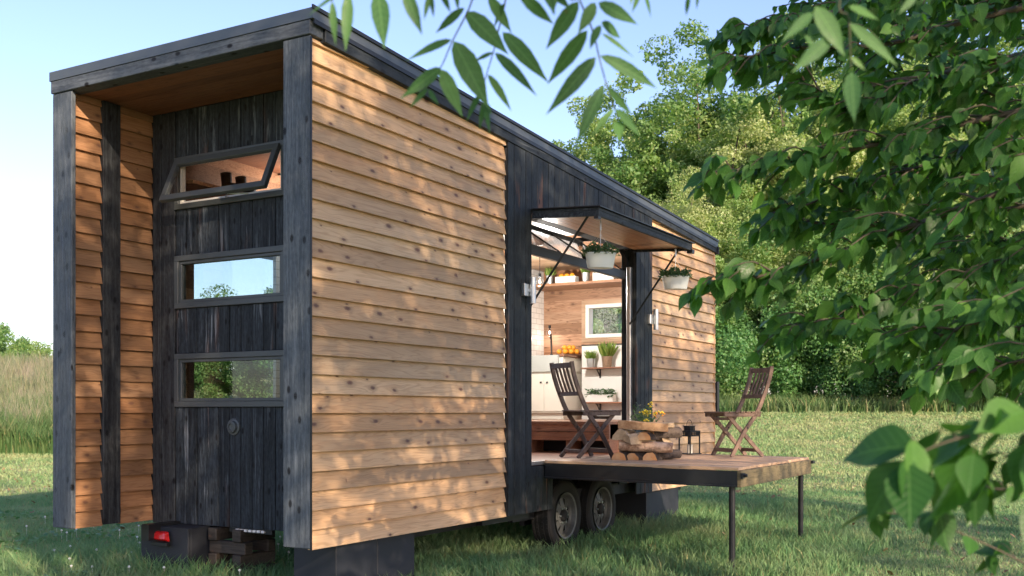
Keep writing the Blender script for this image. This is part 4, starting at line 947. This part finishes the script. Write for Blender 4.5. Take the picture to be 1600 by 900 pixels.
def log(prof, length, loc, yaw, tilt, label, bark, roll=0., endm='split'):
    """prof = outline points (y,z, is_bark); axis along local x"""
    t = empty('firewood_log', PIL+Vector(loc), 0, label, 'log', 'split firewood stacked on the deck'); t.rotation_euler = (roll, tilt, yaw)
    pts = [(p[0]+random.uniform(-.003,.003), p[1]+random.uniform(-.003,.003)) for p in prof]; n = len(pts); segs = 7
    body = MB(); ends = MB(); V = []
    for i in range(segs+1):
        x = -length/2+length*i/segs; j = 1+.05*math.sin(i*1.7+loc[0]*30); oy = .006*math.sin(i*1.1+loc[2]*40)
        V += [(x+random.uniform(-.003,.003), p[0]*j+oy+random.uniform(-.002,.002), p[1]*j+random.uniform(-.002,.002)) for p in pts]
    FB = []; FSd = []
    for i in range(segs):
        for k in range(n):
            (FB if prof[k][2] else FSd).append((i*n+k, i*n+(k+1)%n, (i+1)*n+(k+1)%n, (i+1)*n+k))
    FSd += [tuple(range(n-1,-1,-1)), tuple(segs*n+k for k in range(n))]
    if FB: m = MB(); m.v = V; m.f = FB; part(m, 'log_bark', bark, t)
    m = MB(); m.v = list(V); m.f = FSd; part(m, 'split_face', endm, t)
def half(r, f=1., n=9):   # half round, bark on the curve, flat side down unless rolled
    q = [(math.cos(i*math.pi/(n-1))*r, math.sin(i*math.pi/(n-1))*r*f, 1) for i in range(n)]; q[-1] = (q[-1][0], q[-1][1], 0); return [(a, b-.4*r*f, c) for a, b, c in q]
def full(r, n=14): return [(math.cos(i*2*math.pi/n)*r, math.sin(i*2*math.pi/n)*r, 1) for i in range(n)]
def wedge(w_, h_): return [(-w_/2,-h_/2,0),(w_/2,-h_/2,1),(w_*.46,-h_*.1,1),(w_*.1,h_/2,0),(-w_*.2,h_*.35,0)]
def plankp(w_, h_): return [(-w_/2,-h_/2,0),(w_/2,-h_/2,0),(w_/2,h_/2,0),(-w_/2,h_*.42,0)]
YD = R(62)   # logs pointing to the viewer
s_ = 1/165.
log(half(.073,1.05), .36, (-.195,.12,.028), YD, 0, 'half round log with orange cut end, lowest row at the left of the pile', 'logbark')
log(half(.070,1.0), .36, (-.075,.11,.026), YD, 0, 'half round log with orange cut end, lowest row in the middle', 'logbark')
log(half(.066,1.1), .36, (.075,.12,.028), YD+.1, 0, 'half round log with orange cut end, lowest row at the right', 'logbark')
log(full(.045), .30, (.19,.15,.046), YD-.5, 0, 'round grey barked log at the bottom right of the pile', 'logbark')
log(full(.050), .50, (-.03,.02,.125), R(-4), R(2), 'long log with peeling pale bark lying across the bottom row', 'birch')
log(wedge(.17,.10), .34, (-.20,.14,.235), YD+.1, 0, 'greyish split wedge on the left of the third row', 'logbark', 0, 'greysplit')
log(wedge(.13,.075), .34, (-.085,.05,.215), YD-.35, R(-6), 'pale split wedge in the middle of the third row', 'logbark', .4, 'greysplit')
log(half(.068,1.0), .34, (.035,.09,.215), YD-.05, 0, 'half round log with bright cut end on the third row', 'logbark')
log(full(.055), .34, (.17,.15,.25), YD-.55, 0, 'dark barked round log at the upper right of the pile', 'logbark')
log(plankp(.13,.075), .46, (-.045,.06,.318), R(-9), R(4), 'long brown split beam lying on top of the pile', 'logbark', 0, 'brownsplit')
log(plankp(.10,.05), .40, (.06,.20,.325), R(-5), R(0), 'pale split plank at the back of the top row', 'logbark', 0, 'greysplit')
log(wedge(.12,.12), .25, (.20,.22,.14), R(30), R(60), 'pale split piece leaning at the right behind the pile', 'logbark', 0, 'greysplit')
log(plankp(.2,.09), .42, (-.03,.24,.09), R(0), 0, 'dark barked log hidden at the back of the pile', 'logbark', 0, 'logbark')
# flowers behind the pile
fl = empty('flower_vase', PIL+Vector((.03,.38,.0)), 0, 'tin vase of yellow and grey green wild flowers behind the firewood', 'flowers')
part(MB().lathe([(.001,0),(.05,0),(.055,.26),(.052,.26),(.047,.01)], (0,0,0), 18), 'vase', 'steel', fl, smooth=False)
stm = MB(); bs1 = [[],[],[],[]]; petY = MB(); petO = MB()
for i in range(46):
    a = random.uniform(0, 6.28); rr = random.uniform(.02,.15); h = random.uniform(.36,.53); sx = math.cos(a)*rr*1.25; sy = math.sin(a)*rr*.7
    if sx < -.05: h += .04
    tip = Vector((sx, sy, h-.4*rr)); stm.tube(bez([(sx*.2,sy*.2,.2),(sx*.5,sy*.5,.32),tip], 4), .0018, 4)
    for j in range(7):
        u = random.uniform(.4,1.); q = Vector((sx*u, sy*u, .2+(tip.z-.2)*u)); bs1[0].append(q); bs1[1].append((random.gauss(0,1),random.gauss(0,1),random.uniform(0,1.2))); bs1[2].append((random.gauss(0,.5),random.gauss(0,.5),1)); bs1[3].append(random.uniform(.025,.05))
    if sx > -.06 and i%2:
        for j in range(6):
            c = tip+Vector((random.gauss(0,.014),random.gauss(0,.014),random.gauss(0,.014)))
            (petO if sx > .07 and j%2 else petY).lathe([(.001,-.007),(.009,-.003),(.010,.003),(.001,.008)], c, 6)
    elif sx < -.02:
        for j in range(5):
            c = tip+Vector((random.gauss(0,.012),random.gauss(0,.012),random.gauss(0,.016))); bs1[0].append(c); bs1[1].append((random.gauss(0,1),random.gauss(0,1),.3)); bs1[2].append((0,0,1)); bs1[3].append(.014)
M['yellow'] = plain('yellow_petals', (.80,.62,.03), .6, 0., .1, 40.); M['orangep'] = plain('orange_petals', (.75,.28,.02), .6, 0., .1, 40.)
part(stm, 'stems', 'herb', fl); leaves_mesh('leaves', *bs1, 'lance', M['herb'], fl, .2); part(petY, 'yellow_blossom', 'yellow', fl); part(petO, 'orange_blossom', 'orangep', fl)
# hanging planters
def planter(l, w_, ztop_, zpot, wd, label):
    p = from_house(l, w_, zpot); t = empty('hanging_planter', p, R(5), label, 'hanging planter', 'white planters hanging under the awning')
    hh_ = .125; part(MB().lathe([(.001,0),(wd*.40,0),(wd*.42,.006),(wd*.5,hh_),(wd*.515,hh_+.004),(wd*.515,hh_+.012),(wd*.48,hh_+.012),(wd*.45,hh_-.02),(.001,hh_-.02)], (0,0,0), 36, 1, .55), 'pot', 'potwhite', t, smooth=True)
    part(MB().tube([(0,0,hh_),(0,0,ztop_-zpot)], .003, 6).tube([(0,0,hh_+.22),(0,0,hh_+.30)], .008, 8).tube([(-wd*.48,0,hh_),(0,0,hh_+.18)], .0015, 5).tube([(wd*.48,0,hh_),(0,0,hh_+.18)], .0015, 5), 'hanger', 'steel', t)
    ac = [[],[],[],[]]
    for i in range(900):
        a = random.uniform(0,6.28); r_ = math.sqrt(random.random()); x_, y_ = math.cos(a)*r_*wd*.58, math.sin(a)*r_*wd*.34
        z_ = hh_+random.uniform(-.01,.10)*(1.1-r_*.5)*(.6+.6*abs(math.sin(x_*23+l)))
        ac[0].append((x_,y_,z_)); ac[1].append((random.gauss(x_*4,.8),random.gauss(y_*4,.8),random.uniform(-.2,1.))); ac[2].append((random.gauss(0,.5),random.gauss(0,.5),1)); ac[3].append(random.uniform(.018,.036))
    leaves_mesh('foliage', *ac, 'ovate', M['herb'], t, .3)
planter(3.26, -.55, 3.05, 2.61, .275, 'white oval planter with green herbs hanging at the near end of the awning')
planter(5.05, -.57, 3.03, 2.60, .285, 'white oval planter with green herbs hanging at the far end of the awning')

# ================================================================== KITCHEN
PLT = 1.22
kc = hthing('sink_cabinet', 'cream kitchen cabinet with a wooden worktop at the end of the kitchen', 'cabinet', 7.2, 1.85, PLT)
part(MB().box(0,.585,0,.60,.09,.84).box(.04,.58,.02,.60,0,.09), 'carcass', 'cream', kc, bevel=.003)
part(MB().box(-.012,-.001,.02,.28,.11,.62).box(-.012,-.001,.29,.58,.11,.62).box(.03,.56,-.012,-.001,.12,.62).box(.03,.56,-.012,-.001,.65,.80), 'cabinet_door', 'cream', kc, bevel=.003)
part(MB().box(-.02,.585,-.02,.05,.842,.875).box(.36,.585,.05,.60,.842,.875), 'worktop', 'step', kc, bevel=.003)
part(MB().lathe([(.001,-.03),(.012,-.03),(.012,-.012)],(-.0,.24,.5),10).lathe([(.001,-.03),(.012,-.03),(.012,-.012)],(0,.33,.5),10), 'knob', 'black', kc) if False else part(MB().box(-.03,-.013,.225,.245,.49,.51).box(-.03,-.013,.32,.34,.49,.51), 'knob', 'black', kc)
snk = hthing('farmhouse_sink', 'grey apron front sink set into the cream cabinet', 'sink', 7.19, 1.91, PLT+.64)
part(MB().box(-.03,0.,0,.5,0,.225).box(0,.34,0,.02,.0,.225).box(0,.34,.48,.5,0,.225).box(.34,.36,0,.5,0,.225).box(0,.34,.02,.48,0,.02), 'basin', 'sinkm', snk, bevel=.006)
fc = hthing('kitchen_tap', 'dark curved tap behind the sink against the white tiles', 'tap', 7.62, 2.25, PLT+.876)
part(MB().tube(bez([(0,0,0),(0,0,.22),(-.05,-.02,.30),(-.13,-.05,.24)], 14), .009, 8).lathe([(.001,0),(.025,0),(.02,.03),(.001,.03)], (0,0,0), 12), 'spout', 'black', fc)
# orange bowl on counter
t = hthing('fruit_board', 'round wooden board on the worktop carrying the oranges', 'board', 7.62, 1.98, PLT+.876)
part(MB().lathe([(.001,0),(.17,0),(.19,.015),(.001,.018)], (0,0,0), 24), 'board', 'step', t)
def orange(parent_pos, dx, dy, dz_, label, group):
    o = MB().lathe([(.001,-.036)]+[(math.cos(q)*.037, math.sin(q)*.036) for q in [(-1.25+i*.31) for i in range(9)]]+[(.001,.036)], (0,0,0), 14).build('orange', M['orange'], None, smooth=True)
    o.location = parent_pos+Vector((dx,dy,dz_)); tag(o, label, 'orange', group); return o
base_ = from_house(7.62,1.98,PLT+.876+.054)
for i, (dx, dy, dz_) in enumerate([(-.13,0,0),(-.05,-.05,0),(.03,-.06,0),(.11,-.01,0),(-.03,.04,0),(.05,.05,0),(-.06,-.01,.055),(.01,-.02,.057),(.06,.01,.055)]):
    orange(base_, dx, dy, dz_, 'orange in the heap on the kitchen worktop', 'oranges heaped on the worktop')
# white plant panel with shelves
wp = hthing('plant_stand', 'white panel with two bracketed wooden shelves below the kitchen window', 'shelf unit', 7.62, 1.15, PLT)
part(MB().box(0,.16,-.45,.63,0,1.0), 'panel', 'white', wp)
part(MB().box(-.005,.165,-.455,.635,1.001,1.02), 'top_edge', 'oldwood', wp)
for z in (.235,.70):
    part(MB().box(-.17,-.002,-.35,.56,z-.02,z), 'shelf', 'step', wp, bevel=.003)
    part(MB().box(-.012,-.001,.34,.36,z-.14,z-.021).bar((-.12,.35,z-.022),(-.01,.35,z-.12),.012,.012).box(-.14,-.012,.34,.36,z-.03,z-.021), 'bracket', 'black', wp)
def pot(name, l, w_, z, r_, h, mat, lab, kind='grass', n=70, gh=.1, group=None):
    t = hthing(name, lab, 'potted plant', l, w_, z, 0, group)
    part(MB().lathe([(.001,0),(r_*.8,0),(r_,h),(r_*.93,h),(r_*.9,h-.012),(.001,h-.012)], (0,0,0), 20), 'pot', mat, t, smooth=False)
    ac = [[],[],[],[]]
    for i in range(n):
        a = random.uniform(0,6.28); rr = math.sqrt(random.random())*r_*.85; x_, y_ = math.cos(a)*rr, math.sin(a)*rr
        if kind == 'grass': ac[0].append((x_,y_,h-.01)); ac[1].append((x_*6+random.gauss(0,.25),y_*6+random.gauss(0,.25),1.)); ac[3].append(gh*random.uniform(.6,1.2))
        else: ac[0].append((x_*1.3,y_*1.3,h+random.uniform(0,gh))); ac[1].append((random.gauss(x_*9,.7),random.gauss(y_*9,.7),.3)); ac[3].append(.04)
        ac[2].append((random.gauss(0,1),random.gauss(0,1),.2))
    leaves_mesh('foliage', *ac, 'lance' if kind == 'grass' else 'ovate', M['grasspot'], t, .3, [.35 if kind == 'grass' else 1.]*n)
pot('potted_grass', 7.53, 1.60, PLT+.70, .06, .12, 'steel', 'small tin pot of short grass on the upper bracket shelf', n=130, gh=.12)
pot('potted_grass', 7.53, 1.36, PLT+.70, .075, .145, 'copper', 'larger copper pot of tall grass on the upper bracket shelf', n=150, gh=.20)
def trough(l, w_, z, wd, h, lab, cat, leaves=0):
    t = hthing('white_trough', lab, cat, l, w_, z)
    part(MB().box(-.06,.06,-wd/2,wd/2,0,.01).box(-.06,-.05,-wd/2,wd/2,.01,h).box(.05,.06,-wd/2,wd/2,.01,h).box(-.05,.05,-wd/2,-wd/2+.01,.01,h).box(-.05,.05,wd/2-.01,wd/2,.01,h), 'trough_box', 'white', t, bevel=.002)
    if leaves:
        ac = [[],[],[],[]]
        for i in range(leaves):
            ac[0].append((random.uniform(-.07,.06), random.uniform(-wd/2,wd/2), h+random.uniform(-.03,.07))); ac[1].append((random.gauss(0,1),random.gauss(0,1),random.uniform(-.3,.8))); ac[2].append((random.gauss(0,.6),random.gauss(0,.6),1)); ac[3].append(random.uniform(.025,.045))
        leaves_mesh('foliage', *ac, 'ovate', M['herb'], t, .3)
    return t
trough(7.53, 1.45, PLT+.235, .40, .10, 'white trough of leafy herbs on the lower bracket shelf', 'planter', 420)
SH = 3.056
pot('potted_grass', 7.35, 2.13, SH, .055, .12, 'steel', 'tin pot of grass at the left end of the high shelf', n=110, gh=.12)
trough(7.33, 1.86, SH, .30, .085, 'white box holding oranges on the high shelf', 'box')
bz = from_house(7.33,1.86,SH+.085)
for i, dy in enumerate((-.08,0,.08)): orange(bz, -.87*dy, .5*dy, .012, 'orange in the white box on the high shelf', 'oranges on the high shelf')
pot('potted_grass', 7.33, 1.58, SH, .055, .12, 'steel', 'tin pot of grass between the two white boxes on the high shelf', n=110, gh=.14)
trough(7.33, 1.30, SH, .30, .11, 'white box with seedlings at the right end of the high shelf', 'box', 120)
# lit bulbs
M['bulb'] = emis('bulb_glow', (1,.8,.55), 8.)
def lampthing(name, lab, cat, pos, cord_to, en):
    t = empty(name, pos, 0, lab, cat)
    part(MB().lathe([(.001,-.06),(.03,-.05),(.045,-.02),(.045,.01),(.03,.04),(.015,.06)], (0,0,0), 18), 'glass_globe', 'glass', t, smooth=True)
    part(MB().lathe([(.001,-.022),(.012,-.015),(.014,0),(.006,.02),(.001,.022)], (0,0,0), 12), 'filament', 'bulb', t, smooth=True)
    part(MB().lathe([(.001,.055),(.018,.055),(.018,.10),(.001,.10)], (0,0,0), 12).tube([(0,0,.1), cord_to], .004, 6), 'cord', 'black', t)
    l = bpy.data.lights.new('bulb_light', 'POINT'); l.energy = en; l.color = (1,.95,.88); l.shadow_soft_size = .04
    lo = bpy.data.objects.new('bulb_light', l); COL.objects.link(lo); lo.parent = t; lo.location = (0,0,-.075)
lampthing('pendant_lamp', 'clear glass globe pendant lamp hanging behind the raised door', 'pendant lamp', from_house(5.9,1.50,2.90), (0,0,.50), 75)
lampthing('wall_sconce', 'small bare bulb sconce on the wooden kitchen wall', 'wall lamp', from_house(7.66,2.30,2.43), (.02,.02,-.25), .6)

lampthing('reading_lamp', 'small lit lamp inside behind the open top porch window', 'reading lamp', from_house(2.3,2.1,3.40), (0,0,.2), 9)
t = hthing('boot_shelf', 'wooden shelf inside behind the open top porch window', 'shelf', 1.6, 2.3, 3.24)
part(MB().box(-.6,.7,-.16,.15,0,.03), 'shelf_board', 'barn', t)
for i, (dl_, s_) in enumerate(((-.12,1),(.06,-1))):
    t = hthing('boot', 'dark boot standing on the shelf behind the open top window', 'boot', 1.62+dl_, 2.26, 3.272, 0, 'pair of boots on the inner shelf')
    part(MB().tube(bez([(0,.0,.002),(0,0,.08),(0,.01,.16)], 6), .045, 12, .05).tube(bez([(0,.02,.035),(0,-.07,.035),(0,-.15,.028)], 6), .04, 12, .03), 'boot_upper', 'rubber', t, smooth=True)
    part(MB().box(-.04,.04,-.18,.05,-.0,.012), 'sole', 'black', t, bevel=.004)

# ================================================================== LIGHT, SKY, CAMERA
SUN_EL, SUN_AZ = R(23), math.atan2(.50,-.866)
wd = bpy.data.worlds.new('World'); S.world = wd; wd.use_nodes = True; nt = wd.node_tree
bg = nt.nodes['Background']; sk = nt.nodes.new('ShaderNodeTexSky'); sk.sky_type = 'NISHITA'; sk.sun_disc = False
sk.sun_elevation = SUN_EL; sk.sun_rotation = SUN_AZ; sk.air_density = 1.0; sk.dust_density = .8; sk.ozone_density = 2.2
hm = nt.nodes.new('ShaderNodeMix'); hm.data_type = 'RGBA'; hm.blend_type = 'MULTIPLY'; hm.inputs[0].default_value = 1.; hm.inputs[7].default_value = (1.07,.95,1.06,1)
nt.links.new(sk.outputs[0], hm.inputs[6]); nt.links.new(hm.outputs[2], bg.inputs[0]); bg.inputs[1].default_value = .15
sl = bpy.data.lights.new('sun', 'SUN'); sl.energy = 5.; sl.angle = R(.55); sl.color = (1,.79,.58)
so = bpy.data.objects.new('sun', sl); COL.objects.link(so)
sdir = Vector((math.sin(SUN_AZ)*math.cos(SUN_EL), math.cos(SUN_AZ)*math.cos(SUN_EL), math.sin(SUN_EL)))
so.rotation_euler = sdir.to_track_quat('Z','Y').to_euler(); so.location = sdir*60
cd = bpy.data.cameras.new('camera'); cam = bpy.data.objects.new('camera', cd); COL.objects.link(cam); S.camera = cam
cam.location = (0,0,CAMZ); cam.rotation_euler = (R(90),0,0)
cd.sensor_width = 36; cd.lens = F/1600*36; cd.shift_y = (HZ-450)/1600; cd.clip_start = .05; cd.clip_end = 3000
cd.dof.use_dof = True; cd.dof.focus_distance = 9.5; cd.dof.aperture_fstop = 4.8
S.view_settings.view_transform = 'Standard'; S.view_settings.look = 'None'; S.view_settings.exposure = 1.0; S.view_settings.gamma = 1
